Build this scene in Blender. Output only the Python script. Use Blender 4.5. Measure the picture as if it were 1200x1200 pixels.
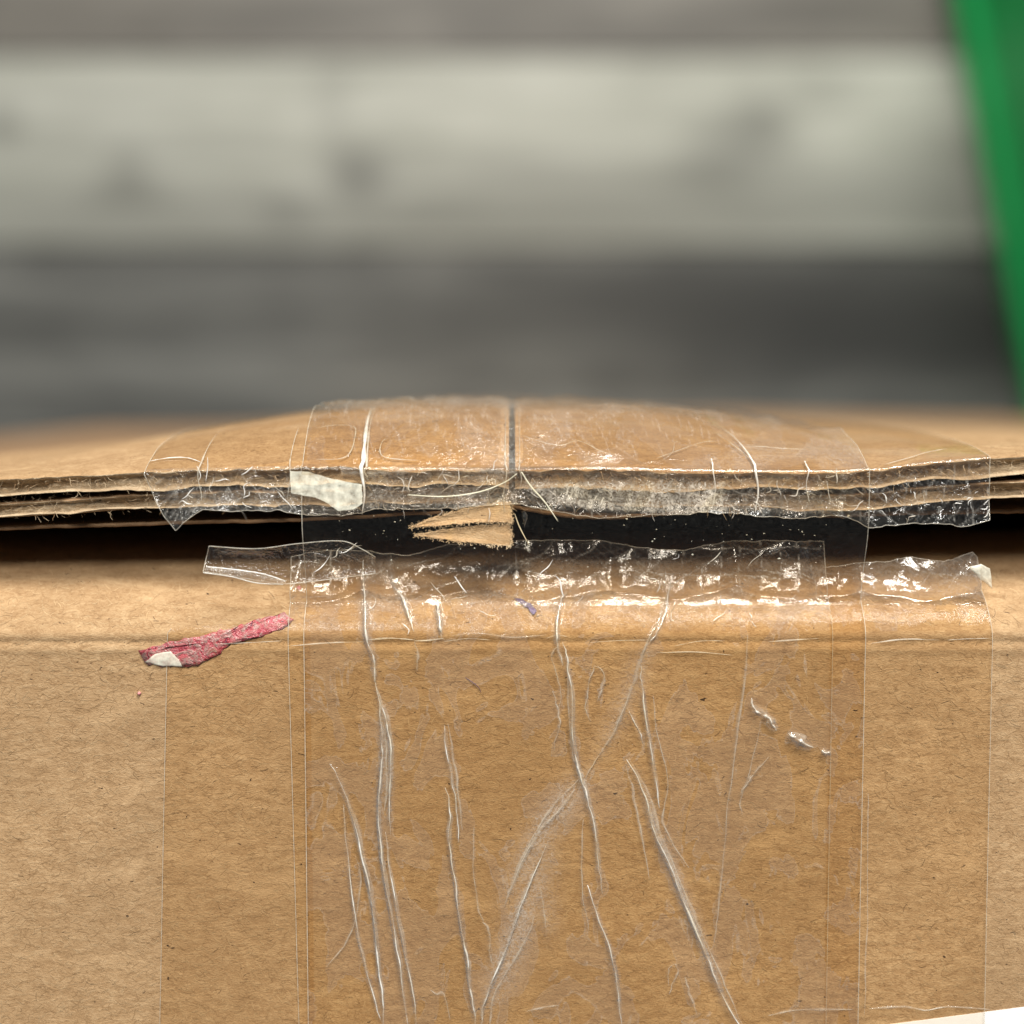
import bpy, math, random
import numpy as np
from mathutils import Vector

random.seed(7)
RNG = np.random.default_rng(11)
for o in list(bpy.data.objects):
    bpy.data.objects.remove(o)
SC = bpy.context.scene
COL = SC.collection

# ------------------------------------------------------------------ frame
# The carton stands on end on the floor; its taped end faces up at the camera.
# Working frame in mm: x = right, Y = away over the flaps, d = depth down below the end face.
U = 0.001
H = 0.750                      # height of the taped end above the floor (m)
D = 110.0                      # camera above the end face (mm)
FPX = 1512.0                   # focal length in photo pixels (1200 wide)
PCY = 561.0
TH = math.atan(106.0 / FPX)

cam = bpy.data.cameras.new('camera')
camo = bpy.data.objects.new('camera', cam)
COL.objects.link(camo)
cam.sensor_width = 36.0
cam.lens = FPX / 1200.0 * 36.0
cam.shift_y = -(600.0 - PCY) / 1200.0
cam.clip_start = 0.005
cam.clip_end = 20.0
cam.dof.use_dof = True
cam.dof.focus_distance = 0.1115
cam.dof.aperture_fstop = cam.lens / 4.5
camo.location = (0, 0, H + D * U)
camo.rotation_euler = (-TH, 0, 0)
SC.camera = camo

world = bpy.data.worlds.new('World')
SC.world = world
world.use_nodes = True
bg = world.node_tree.nodes['Background']
bg.inputs[0].default_value = (0.86, 0.93, 1.0, 1)
bg.inputs[1].default_value = 0.13


def area(name, loc, target, size, sizey, power, color):
    l = bpy.data.lights.new(name, 'AREA')
    l.shape = 'RECTANGLE'
    l.size = size
    l.size_y = sizey
    l.energy = power
    l.color = color
    o = bpy.data.objects.new(name, l)
    COL.objects.link(o)
    o.location = loc
    v = Vector(target) - Vector(loc)
    o.rotation_euler = v.to_track_quat('-Z', 'Y').to_euler()
    return o


area('window_light', (0.50, 1.80, H + 0.97), (0, 0, H - 0.1), 0.75, 0.65, 74.0, (1.0, 0.97, 0.91))
area('ceiling_light', (-0.30, 1.15, H + 1.55), (0, 0.1, 0.3), 0.5, 0.5, 30.0, (1.0, 0.965, 0.90))

vs = SC.view_settings
vs.view_transform = 'Standard'
vs.look = 'None'
vs.gamma = 1.0
vs.use_curve_mapping = False
vs.exposure = 0.0
SC.render.engine = 'CYCLES'
SC.cycles.transparent_max_bounces = 20
SC.cycles.max_bounces = 5
SC.cycles.diffuse_bounces = 3
SC.cycles.glossy_bounces = 2
SC.cycles.caustics_reflective = False
SC.cycles.caustics_refractive = False


# ------------------------------------------------------------------ helpers
def W(x, y, d):
    return (x * U, y * U, H - d * U)


def ray(px, py, d=0.0):
    """photo pixel -> (x, Y) in mm on the plane at depth d"""
    a = (px - 600.0) / FPX
    b = (PCY - py) / FPX
    t = (D + d) / (b * math.sin(TH) + math.cos(TH))
    return a * t, (b * math.cos(TH) - math.sin(TH)) * t


def YP(py, d=0.0):
    return ray(600, py, d)[1]


def XP(px, py=600, d=0.0):
    return ray(px, py, d)[0]


def _hash(ix, iy, seed):
    h = (ix * 374761393 + iy * 668265263 + seed * 974711) & 0x7fffffff
    h = ((h ^ (h >> 13)) * 1274126177) & 0x7fffffff
    h = h ^ (h >> 16)
    return (h & 0xffff) / 65535.0


def vnoise(x, y, seed=0):
    x = np.asarray(x, dtype=float)
    y = np.asarray(y, dtype=float)
    ix = np.floor(x).astype(np.int64)
    iy = np.floor(y).astype(np.int64)
    fx = x - ix
    fy = y - iy
    fx = fx * fx * (3 - 2 * fx)
    fy = fy * fy * (3 - 2 * fy)
    a = _hash(ix, iy, seed)
    b = _hash(ix + 1, iy, seed)
    c = _hash(ix, iy + 1, seed)
    e = _hash(ix + 1, iy + 1, seed)
    return (a * (1 - fx) + b * fx) * (1 - fy) + (c * (1 - fx) + e * fx) * fy


def fbm(x, y, seed=0, o=4):
    s = 0.0
    amp = 0.5
    for k in range(o):
        s = s + amp * (vnoise(x * 2 ** k + 17.3 * k, y * 2 ** k + 5.1 * k, seed + k) * 2 - 1)
        amp *= 0.5
    return s


def ridged(x, y, seed=0, o=3):
    s = 0.0
    amp = 0.55
    for k in range(o):
        n = vnoise(x * 2 ** k + 9.7 * k, y * 2 ** k + 3.3 * k, seed + k) * 2 - 1
        s = s + amp * (1 - np.abs(n)) ** 2
        amp *= 0.5
    return s


def crumple(x, y, seed=0, wave=2.6, n=5):
    """crumpled film: triangle folds in several directions -> flat facets and sharp creases; returns height, crease mask"""
    r = np.random.default_rng(seed)
    wx = x + 0.9 * fbm(x / 3.0, y / 3.0, seed + 1, 2)
    wy = y + 0.9 * fbm(x / 3.0, y / 3.0, seed + 2, 2)
    h = 0.0
    c = 0.0
    for k in range(n):
        a = r.uniform(0, math.pi)
        f = r.uniform(0.6, 1.5) / wave
        p = (wx * math.cos(a) + wy * math.sin(a)) * f + r.uniform(0, 1)
        tr = np.abs((p % 1.0) - 0.5) * 2
        amp = vnoise(x / 4.0 + 31 * k, y / 4.0, seed + 5 + k)
        h = h + tr / f * 0.16 * amp
        c = np.maximum(c, np.clip(1 - np.minimum(tr, 1 - tr) / f / 0.12, 0, 1) * sstep(0.35, 0.75, amp))
    return h, c


def sstep(a, b, x):
    t = np.clip((np.asarray(x, dtype=float) - a) / (b - a), 0, 1)
    return t * t * (3 - 2 * t)


def interp(tab):
    xs = [XP(p[0]) for p in tab]
    vs_ = [p[1] for p in tab]
    return lambda x: np.interp(x, xs, vs_)


def link(o, parent=None):
    COL.objects.link(o)
    if parent is not None:
        o.parent = parent
    return o


def tag(o, label=None, cat=None, group=None, kind=None):
    if label:
        o['label'] = label
    if cat:
        o['category'] = cat
    if group:
        o['group'] = group
    if kind:
        o['kind'] = kind
    return o


def thing(name, label, cat, loc=(0, 0, 0), group=None):
    """Empty at the thing's base; parts are modelled in world coordinates under it"""
    o = bpy.data.objects.new(name, None)
    o.empty_display_size = 0.01
    link(o)
    o.location = loc
    return tag(o, label, cat, group)


def mesh_obj(name, verts, faces, mat, parent=None, smooth=False, attrs=None):
    """verts are world coordinates (m)"""
    me = bpy.data.meshes.new(name)
    if parent is not None:
        L = parent.matrix_basis.translation.copy()
        pp = parent.parent
        while pp is not None:
            L += pp.matrix_basis.translation
            pp = pp.parent
        verts = [(v[0] - L.x, v[1] - L.y, v[2] - L.z) for v in verts]
    me.from_pydata([tuple(map(float, v)) for v in verts], [], [tuple(map(int, f)) for f in faces])
    me.update()
    if mat is not None:
        me.materials.append(mat)
    if smooth:
        me.polygons.foreach_set('use_smooth', [True] * len(me.polygons))
    if attrs:
        for k, vals in attrs.items():
            vals = np.asarray(vals, dtype=np.float32)
            if vals.ndim == 1:
                at = me.attributes.new(k, 'FLOAT', 'POINT')
                at.data.foreach_set('value', vals)
            else:
                at = me.attributes.new(k, 'FLOAT_COLOR', 'POINT')
                at.data.foreach_set('color', vals.reshape(-1))
    return link(bpy.data.objects.new(name, me), parent)


def grid_faces(nr, nc, off=0):
    r = np.arange(nr - 1)[:, None]
    c = np.arange(nc - 1)[None, :]
    i = (r * nc + c + off).reshape(-1)
    return np.stack([i, i + 1, i + nc + 1, i + nc], 1)


def grid_obj(name, X, Y, Dp, mat, parent=None, smooth=True, attrs=None):
    """X, Y, Dp are (rows, cols) arrays in mm"""
    v = np.stack([X * U, Y * U, H - Dp * U], -1).reshape(-1, 3)
    a = {k: np.asarray(t).reshape(-1) for k, t in attrs.items()} if attrs else None
    return mesh_obj(name, v.tolist(), grid_faces(*X.shape).tolist(), mat, parent, smooth, a)


def tube_pts(pts, radii, sides=5):
    """tube through local-frame points (mm) -> verts(world), faces"""
    P = np.asarray(pts, dtype=float)
    n = len(P)
    T = np.gradient(P, axis=0)
    T /= np.maximum(np.linalg.norm(T, axis=1, keepdims=True), 1e-9)
    up = np.array([0.0, 0.3, -1.0])
    A = np.cross(T, up)
    A /= np.maximum(np.linalg.norm(A, axis=1, keepdims=True), 1e-9)
    B = np.cross(A, T)
    vv = []
    for k in range(sides):
        t = 2 * math.pi * k / sides
        vv.append(P + (A * math.cos(t) + B * math.sin(t)) * np.asarray(radii).reshape(-1, 1))
    V = np.stack(vv, 1).reshape(-1, 3)
    F = []
    for i in range(n - 1):
        for k in range(sides):
            k2 = (k + 1) % sides
            F.append((i * sides + k, i * sides + k2, (i + 1) * sides + k2, (i + 1) * sides + k))
    F.append(tuple(range(sides))[::-1])
    F.append(tuple((n - 1) * sides + k for k in range(sides)))
    return [W(*q) for q in V], F


def smooth_path(pts, n):
    """Catmull-Rom through the points, resampled to n"""
    P = np.asarray(pts, dtype=float)
    if len(P) == 2:
        t = np.linspace(0, 1, n)[:, None]
        return P[0] * (1 - t) + P[1] * t
    Q = np.vstack([2 * P[0] - P[1], P, 2 * P[-1] - P[-2]])
    out = []
    m = len(P) - 1
    for s in np.linspace(0, m - 1e-6, n):
        i = int(s)
        t = s - i
        a, b, c, e = Q[i], Q[i + 1], Q[i + 2], Q[i + 3]
        out.append(0.5 * ((2 * b) + (c - a) * t + (2 * a - 5 * b + 4 * c - e) * t * t + (3 * b - a - 3 * c + e) * t ** 3))
    return np.asarray(out)


# ------------------------------------------------------------------ materials
class NT:
    def __init__(self, name):
        self.m = bpy.data.materials.new(name)
        self.m.use_nodes = True
        self.t = self.m.node_tree
        self.t.nodes.clear()
        self.out = self.n('ShaderNodeOutputMaterial')

    def n(self, typ, **kw):
        nd = self.t.nodes.new(typ)
        for k, v in kw.items():
            setattr(nd, k, v)
        return nd

    def l(self, a, b):
        self.t.links.new(a, b)

    def val(self, sock, v):
        if hasattr(v, 'is_linked') or isinstance(v, bpy.types.NodeSocket):
            self.l(v, sock)
        else:
            sock.default_value = v

    def coord(self, scale=(1, 1, 1), kind='Object'):
        tc = self.n('ShaderNodeTexCoord')
        mp = self.n('ShaderNodeMapping')
        self.l(tc.outputs[kind], mp.inputs['Vector'])
        mp.inputs['Scale'].default_value = scale
        return mp.outputs[0]

    def noise(self, vec, scale, detail=3, rough=0.55, dist=0.0):
        nd = self.n('ShaderNodeTexNoise')
        self.l(vec, nd.inputs['Vector'])
        nd.inputs['Scale'].default_value = scale
        nd.inputs['Detail'].default_value = detail
        nd.inputs['Roughness'].default_value = rough
        nd.inputs['Distortion'].default_value = dist
        return nd.outputs['Fac']

    def ramp(self, fac, stops):
        nd = self.n('ShaderNodeValToRGB')
        self.l(fac, nd.inputs[0])
        cr = nd.color_ramp
        while len(cr.elements) < len(stops):
            cr.elements.new(0.5)
        for e, (p, c) in zip(cr.elements, stops):
            e.position = p
            e.color = tuple(c) + (1,) if len(c) == 3 else c
        return nd.outputs[0]

    def rng(self, fac, a, b, c=0.0, e=1.0):
        nd = self.n('ShaderNodeMapRange')
        self.l(fac, nd.inputs[0])
        for i, v in enumerate((a, b, c, e)):
            nd.inputs[i + 1].default_value = v
        return nd.outputs[0]

    def math(self, op, a, b=0.0, clamp=False):
        nd = self.n('ShaderNodeMath', operation=op, use_clamp=clamp)
        self.val(nd.inputs[0], a)
        self.val(nd.inputs[1], b)
        return nd.outputs[0]

    def mix(self, fac, a, b, blend='MIX'):
        nd = self.n('ShaderNodeMix', data_type='RGBA', blend_type=blend)
        self.val(nd.inputs[0], fac)
        for s, v in ((nd.inputs[6], a), (nd.inputs[7], b)):
            if isinstance(v, bpy.types.NodeSocket):
                self.l(v, s)
            else:
                s.default_value = tuple(v) + (1,)
        return nd.outputs[2]

    def bump(self, h, strength, dist, normal=None):
        nd = self.n('ShaderNodeBump')
        self.l(h, nd.inputs['Height'])
        nd.inputs['Strength'].default_value = strength
        nd.inputs['Distance'].default_value = dist
        if normal is not None:
            self.l(normal, nd.inputs['Normal'])
        return nd.outputs[0]

    def attr(self, name):
        nd = self.n('ShaderNodeAttribute', attribute_name=name)
        return nd

    def principled(self, color, rough, normal=None, spec=0.5, **kw):
        p = self.n('ShaderNodeBsdfPrincipled')
        if isinstance(color, bpy.types.NodeSocket):
            self.l(color, p.inputs['Base Color'])
        else:
            p.inputs['Base Color'].default_value = tuple(color) + (1,)
        self.val(p.inputs['Roughness'], rough)
        p.inputs['Specular IOR Level'].default_value = spec
        if normal is not None:
            self.l(normal, p.inputs['Normal'])
        for k, v in kw.items():
            p.inputs[k].default_value = v
        return p.outputs[0]

    def done(self, sh):
        self.l(sh, self.out.inputs[0])
        return self.m


def kraft(name, c0, c1, c2, bumpk=1.0, mm=1000.0):
    """kraft liner: mottled pulp, short matted fibres, dark shives"""
    t = NT(name)
    v = t.coord((mm, mm, mm))
    va = t.coord((mm * 0.55, mm * 1.35, mm))
    big = t.noise(v, 0.09, 2, 0.6)
    mid = t.noise(va, 0.9, 2, 0.62, 0.6)
    fib = t.noise(va, 3.2, 3, 0.70, 1.6)
    fin = t.noise(v, 7.0, 1, 0.6, 0.0)
    s = t.math('ADD', t.math('MULTIPLY', mid, 0.35), t.math('MULTIPLY', fib, 0.65))
    col = t.ramp(s, [(0.30, c0), (0.47, c1), (0.66, c2)])
    col = t.mix(t.rng(big, 0.35, 0.65, 0.0, 0.42), col, tuple(x * 0.74 for x in c1))
    scf = t.noise(t.coord((mm * 0.5, mm * 1.6, mm)), 0.22, 3, 0.6, 0.8)
    col = t.mix(t.rng(scf, 0.55, 0.72, 0.0, 0.28), col, tuple(min(1, x * 1.25) for x in c2))
    shv = t.noise(t.coord((mm * 0.8, mm * 1.6, mm)), 1.7, 2, 0.5, 1.0)
    col = t.mix(t.rng(shv, 0.72, 0.75), col, (0.05, 0.028, 0.015))
    h = t.math('ADD', t.math('MULTIPLY', fib, 1.0), t.math('MULTIPLY', fin, 0.45))
    h = t.math('ADD', h, t.math('MULTIPLY', mid, 0.8))
    nrm = t.bump(h, 0.60 * bumpk, 0.00010)
    return t.done(t.principled(col, 0.78, nrm, 0.25))


M = {}
M['kraft'] = kraft('kraft_liner', (0.215, 0.123, 0.056), (0.378, 0.234, 0.117), (0.53, 0.362, 0.202))
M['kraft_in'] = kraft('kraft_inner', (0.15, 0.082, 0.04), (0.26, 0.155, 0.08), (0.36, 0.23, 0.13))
M['core'] = kraft('board_core', (0.20, 0.13, 0.075), (0.46, 0.335, 0.205), (0.68, 0.55, 0.38), 1.6)
M['torn'] = kraft('torn_paper', (0.46, 0.29, 0.15), (0.66, 0.45, 0.25), (0.80, 0.62, 0.40), 1.1)

t = NT('paper_fibre')
ca = t.attr('tone')
M['fibre'] = t.done(t.principled(ca.outputs['Color'], 0.7, None, 0.3))


def tape_mat(name, clear, airy, haze_col, gloss=1.0, rough=0.11, blotch=0.20):
    """clear packing tape: tinted film, Fresnel gloss, patches that are stuck or not, dusty haze with painted highlights"""
    t = NT(name)
    v = t.coord((1000, 1000, 1000))
    vs_ = t.coord((1000, 620, 1000))
    # stuck / unstuck patches
    n1 = t.noise(vs_, blotch, 3, 0.55, 1.1)
    air = t.attr('air').outputs['Fac']
    n1b = t.math('ADD', n1, t.math('MULTIPLY', air, 0.22))
    patch = t.rng(n1b, 0.545, 0.560)
    rim = t.math('SUBTRACT', 1.0, t.rng(t.math('ABSOLUTE', t.math('SUBTRACT', n1b, 0.5525)), 0.0, 0.010), True)
    col = t.mix(patch, clear, airy)
    tr = t.n('ShaderNodeBsdfTransparent')
    t.l(col, tr.inputs[0])
    # surface: long wobble, fine orange peel, crumple where the film is torn
    w1 = t.noise(v, 0.35, 1, 0.5, 0.0)
    cr = t.attr('crumple').outputs['Fac']
    w3 = t.noise(v, 1.1, 2, 0.7, 1.8)
    h = t.math('MULTIPLY', w1, 0.00018)
    h = t.math('ADD', h, t.math('MULTIPLY', t.math('MULTIPLY', w3, cr), 0.00075))
    nrm = t.bump(h, 1.0, 1.0)
    gl = t.n('ShaderNodeBsdfGlossy')
    gl.inputs['Color'].default_value = (1, 1, 1, 1)
    gl.inputs['Roughness'].default_value = rough
    t.l(nrm, gl.inputs['Normal'])
    fr = t.n('ShaderNodeFresnel')
    fr.inputs['IOR'].default_value = 1.42
    t.l(nrm, fr.inputs['Normal'])
    f = t.math('MULTIPLY', t.math('MINIMUM', fr.outputs[0], 0.30), t.math('MULTIPLY', t.attr('shine').outputs['Fac'], gloss), True)
    m1 = t.n('ShaderNodeMixShader')
    t.l(f, m1.inputs[0])
    t.l(tr.outputs[0], m1.inputs[1])
    t.l(gl.outputs[0], m1.inputs[2])
    # haze: residue and fibres in the adhesive; painted highlights on lip and patch rims
    hz = t.attr('haze').outputs['Fac']
    hn = t.noise(v, 2.8, 2, 0.75, 1.5)
    hn = t.rng(hn, 0.36, 0.66, 0.15, 1.25)
    hz = t.math('ADD', t.math('MULTIPLY', t.math('ADD', hz, t.math('MULTIPLY', t.math('MULTIPLY', rim, 0.18), t.math('SUBTRACT', 1.0, t.math('MULTIPLY', air, 1.7), True))), hn), t.math('MULTIPLY', t.math('MULTIPLY', patch, 0.035), t.math('SUBTRACT', 1.0, t.math('MULTIPLY', air, 1.7), True)), True)
    df = t.n('ShaderNodeBsdfDiffuse')
    df.inputs[0].default_value = tuple(haze_col) + (1,)
    tl = t.n('ShaderNodeBsdfTranslucent')
    tl.inputs[0].default_value = tuple(haze_col) + (1,)
    dm = t.n('ShaderNodeMixShader')
    dm.inputs[0].default_value = 0.35
    t.l(df.outputs[0], dm.inputs[1])
    t.l(tl.outputs[0], dm.inputs[2])
    m2 = t.n('ShaderNodeMixShader')
    t.l(hz, m2.inputs[0])
    t.l(m1.outputs[0], m2.inputs[1])
    t.l(dm.outputs[0], m2.inputs[2])
    return t.done(m2.outputs[0])


def tape_plain(name, col, gloss):
    """film lying flat under other film or tightly stuck: tint and a little gloss"""
    t = NT(name)
    tr = t.n('ShaderNodeBsdfTransparent')
    tr.inputs[0].default_value = tuple(col) + (1,)
    gl = t.n('ShaderNodeBsdfGlossy')
    gl.inputs['Roughness'].default_value = 0.12
    fr = t.n('ShaderNodeFresnel')
    fr.inputs['IOR'].default_value = 1.42
    mx = t.n('ShaderNodeMixShader')
    t.l(t.math('MULTIPLY', fr.outputs[0], gloss), mx.inputs[0])
    t.l(tr.outputs[0], mx.inputs[1])
    t.l(gl.outputs[0], mx.inputs[2])
    return t.done(mx.outputs[0])


M['tape'] = tape_mat('clear_tape', (0.968, 0.924, 0.845), (0.94, 0.902, 0.855), (0.86, 0.84, 0.78))
M['tape_thin'] = tape_mat('clear_tape_thin', (0.985, 0.965, 0.93), (0.965, 0.945, 0.915), (0.86, 0.84, 0.78), 0.8)
M['plain'] = tape_plain('clear_tape_flat', (0.988, 0.968, 0.925), 0.12)
M['plain_top'] = tape_plain('clear_tape_top', (0.975, 0.930, 0.85), 0.22)
M['plain_gloss'] = tape_plain('clear_tape_stuck', (0.986, 0.948, 0.882), 0.6)


def film_line(name, col, opac, rough):
    t = NT(name)
    tr = t.n('ShaderNodeBsdfTransparent')
    tr.inputs[0].default_value = (0.97, 0.95, 0.91, 1)
    p = t.principled(col, rough, None, 0.8)
    mx = t.n('ShaderNodeMixShader')
    n = t.noise(t.coord((1000, 1000, 1000)), 1.3, 3, 0.6)
    t.l(t.rng(n, 0.3, 0.7, opac * 0.45, min(1.0, opac * 1.3)), mx.inputs[0])
    t.l(tr.outputs[0], mx.inputs[1])
    t.l(p, mx.inputs[2])
    return t.done(mx.outputs[0])


M['crease'] = film_line('tape_crease', (0.98, 0.96, 0.91), 1.0, 0.12)  # near-white colour stands in for the glint along each fold
M['crease_soft'] = film_line('tape_crease_soft', (0.80, 0.74, 0.63), 0.42, 0.3)
M['fold_film'] = film_line('tape_fold', (0.80, 0.74, 0.64), 0.20, 0.06)
M['edge'] = film_line('tape_cut_edge', (0.84, 0.80, 0.70), 0.34, 0.25)
M['residue_glare'] = film_line('pale_residue_glare', (0.90, 0.885, 0.74), 0.55, 0.30)  # pale leftovers; also painted as glare on the film

t = NT('red_tape')
v = t.coord((1000, 1000, 1000))
n = t.noise(v, 0.9, 4, 0.7, 1.4)
n2 = t.noise(v, 2.2, 3, 0.6, 0.6)
c = t.ramp(n, [(0.33, (0.13, 0.035, 0.05)), (0.43, (0.44, 0.06, 0.08)), (0.51, (0.42, 0.14, 0.135)), (0.58, (0.38, 0.24, 0.21)), (0.68, (0.42, 0.10, 0.11))])
M['red'] = t.done(t.principled(c, 0.25, t.bump(t.math('ADD', n, t.math('MULTIPLY', n2, 0.5)), 0.9, 0.00035), 0.7))
t = NT('white_label')
n = t.noise(t.coord((1000, 1000, 1000)), 1.5, 3)
M['label'] = t.done(t.principled(t.ramp(n, [(0.3, (0.78, 0.77, 0.77)), (0.7, (0.84, 0.83, 0.83))]), 0.5))
t = NT('violet_ink')
n = t.noise(t.coord((1000, 1000, 1000)), 2.0, 3)
M['ink'] = t.done(t.principled(t.ramp(n, [(0.3, (0.045, 0.03, 0.12)), (0.7, (0.16, 0.11, 0.25))]), 0.4))
t = NT('pale_thread')
n = t.noise(t.coord((1000, 1000, 1000)), 1.5, 3)
M['thread'] = t.done(t.principled(t.ramp(n, [(0.3, (0.72, 0.66, 0.46)), (0.7, (0.85, 0.80, 0.62))]), 0.35))
t = NT('pink_crumb')
n = t.noise(t.coord((1000, 1000, 1000)), 2.5, 3)
M['crumb'] = t.done(t.principled(t.ramp(n, [(0.3, (0.55, 0.14, 0.16)), (0.7, (0.75, 0.42, 0.38))]), 0.4))


def plank_mat(name, dark, mid, light, blobs=()):
    """grey limed wood: long grain, cloudy tone and a few knots at fixed places in the board"""
    t = NT(name)
    v = t.coord((1, 1, 1))
    g = t.noise(t.coord((1.8, 20, 8)), 2.6, 4, 0.6, 0.6)
    cl = t.noise(t.coord((4.5, 14, 6)), 1.6, 3, 0.6, 0.8)
    s = t.math('ADD', t.math('MULTIPLY', g, 0.55), t.math('MULTIPLY', cl, 0.45))
    col = t.ramp(s, [(0.36, dark), (0.50, mid), (0.62, light)])
    for (bx, by, rx, ry, k) in blobs:
        tc = t.n('ShaderNodeVectorMath', operation='SUBTRACT')
        t.l(v, tc.inputs[0])
        tc.inputs[1].default_value = (bx, by, 0)
        sc = t.n('ShaderNodeVectorMath', operation='MULTIPLY')
        t.l(tc.outputs[0], sc.inputs[0])
        sc.inputs[1].default_value = (1 / rx, 1 / ry, 0)
        ln = t.n('ShaderNodeVectorMath', operation='LENGTH')
        t.l(sc.outputs[0], ln.inputs[0])
        f = t.rng(ln.outputs['Value'], 0.3, 1.1, k, 0.0)
        col = t.mix(f, col, tuple(x * 0.35 for x in dark))
    nrm = t.bump(g, 0.3, 0.0006)
    return t.done(t.principled(col, 0.48, nrm, 0.4))


# ------------------------------------------------------------------ floor
def px_floor(px, py):
    x, y = ray(px, py, H / U)
    return x * U, y * U


floor = bpy.data.objects.new('floor', None)
link(floor)
tag(floor, 'grey limed wood plank floor, out of focus behind the carton', None, None, 'structure')
yb = px_floor(600, 290)[1]
yt = px_floor(600, 65)[1]
PWID = yt - yb
LIGHT = ((0.245, 0.250, 0.215), (0.33, 0.335, 0.292), (0.405, 0.41, 0.365))
DARK = ((0.053, 0.054, 0.050), (0.094, 0.095, 0.088), (0.150, 0.151, 0.138))
DARK2 = ((0.052, 0.055, 0.051), (0.078, 0.082, 0.076), (0.105, 0.108, 0.100))
BROWN = ((0.080, 0.073, 0.060), (0.110, 0.102, 0.088), (0.150, 0.140, 0.120))


def plank(x0, x1, row, mat):
    y0 = yb + row * PWID + 0.0006
    y1 = y0 + PWID - 0.0012
    b = 0.0012
    v = []
    for (a, zz) in ((0, -0.008), (0, -b), (b, 0.0)):
        v += [(x0 + a, y0 + a, zz), (x1 - a, y0 + a, zz), (x1 - a, y1 - a, zz), (x0 + a, y1 - a, zz)]
    f = []
    for r in (0, 4):
        for k in range(4):
            k2 = (k + 1) % 4
            f.append((r + k, r + k2, r + 4 + k2, r + 4 + k))
    f.append((8, 9, 10, 11))
    return mesh_obj('plank', v, f, mat, floor)


def blob(px, py, rpx, rpy, k):
    x, y = px_floor(px, py)
    s = (H / U + D) / FPX * U
    return (x, y, rpx * s, rpy * s, k)


m_light = plank_mat('plank_pale', *LIGHT, blobs=[
    blob(420, 205, 46, 40, 0.75), blob(440, 195, 90, 22, 0.35), blob(870, 170, 85, 50, 0.50), blob(895, 140, 40, 36, 0.45), blob(830, 205, 70, 26, 0.40), blob(335, 250, 46, 30, 0.5), blob(150, 222, 70, 28, 0.45), blob(150, 200, 30, 40, 0.35),
    blob(0, 145, 34, 34, 0.5), blob(388, 120, 30, 70, 0.25), blob(590, 195, 110, 26, 0.30), blob(250, 262, 640, 66, 0.55), blob(1000, 245, 480, 72, 0.58), blob(120, 120, 140, 14, 0.25), blob(250, 175, 170, 14, 0.3), blob(960, 110, 60, 30, 0.2), blob(690, 225, 200, 16, 0.35), blob(500, 235, 120, 14, 0.35), blob(60, 170, 260, 26, 0.22), blob(720, 190, 260, 20, 0.28), blob(1090, 200, 90, 70, 0.25), blob(640, 270, 300, 24, 0.25)])
m_dark_l = plank_mat('plank_grey', *DARK, blobs=[blob(150, 375, 200, 30, 0.40), blob(330, 370, 160, 24, 0.35), blob(20, 400, 140, 50, 0.3), blob(660, 345, 220, 50, 0.65), blob(560, 390, 160, 40, 0.45), blob(1060, 385, 380, 110, 0.90), blob(900, 370, 240, 80, 0.6), blob(800, 340, 60, 60, -0.0 + 0.1), blob(1150, 330, 260, 80, 0.4), blob(330, 305, 420, 16, 0.3)])
m_dark_r = plank_mat('plank_charcoal', *DARK2)
m_brown = plank_mat('plank_taupe', *BROWN, blobs=[blob(330, 15, 170, 26, 0.45), blob(760, 40, 200, 18, 0.35), blob(560, 20, 60, 26, 0.3), blob(950, 10, 120, 30, 0.3)])
jx = px_floor(425, 380)[0]
under = mesh_obj('underlay', [(-2, -2, -0.008), (2, -2, -0.008), (2, 2, -0.008), (-2, 2, -0.008)], [(0, 1, 2, 3)], m_brown, floor)
for row, segs in {-1: [(-1.3, 0.62, m_dark_l), (0.6212, 1.3, m_dark_r)],
                  0: [(-1.3, 1.3, m_light)],
                  1: [(-1.3, 0.31, m_brown), (0.3112, 1.3, m_dark_r)],
                  2: [(-1.3, -0.22, m_dark_r), (-0.2188, 1.3, m_light)],
                  3: [(-1.3, 0.15, m_dark_l), (0.1512, 1.3, m_brown)],
                  4: [(-1.3, -0.4, m_light), (-0.3988, 1.3, m_dark_l)],
                  -2: [(-1.3, 0.25, m_brown), (0.2512, 1.3, m_dark_l)],
                  -3: [(-1.3, -0.3, m_light), (-0.2988, 1.3, m_dark_r)],
                  -4: [(-1.3, 0.1, m_dark_l), (0.1012, 1.3, m_light)]}.items():
    for x0, x1, m in segs:
        plank(x0, x1, row, m)

# ------------------------------------------------------------------ green bin on the floor
t = NT('green_plastic')
n = t.noise(t.coord((60, 60, 60)), 1.0, 3)
M['green'] = t.done(t.principled(t.ramp(n, [(0.3, (0.006, 0.36, 0.085)), (0.7, (0.012, 0.46, 0.125))]), 0.38, t.bump(n, 0.1, 0.002)))


def rounded_rect(cx, cy, hx, hy, r, z, ang, seg=5):
    pts = []
    for (sx, sy, a0) in ((1, 1, 0), (-1, 1, 90), (-1, -1, 180), (1, -1, 270)):
        for k in range(seg + 1):
            a = math.radians(a0 + 90 * k / seg)
            x = sx * (hx - r) + r * math.cos(a)
            y = sy * (hy - r) + r * math.sin(a)
            c, s = math.cos(ang), math.sin(ang)
            pts.append((cx + x * c - y * s, cy + x * s + y * c, z))
    return pts


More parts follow.
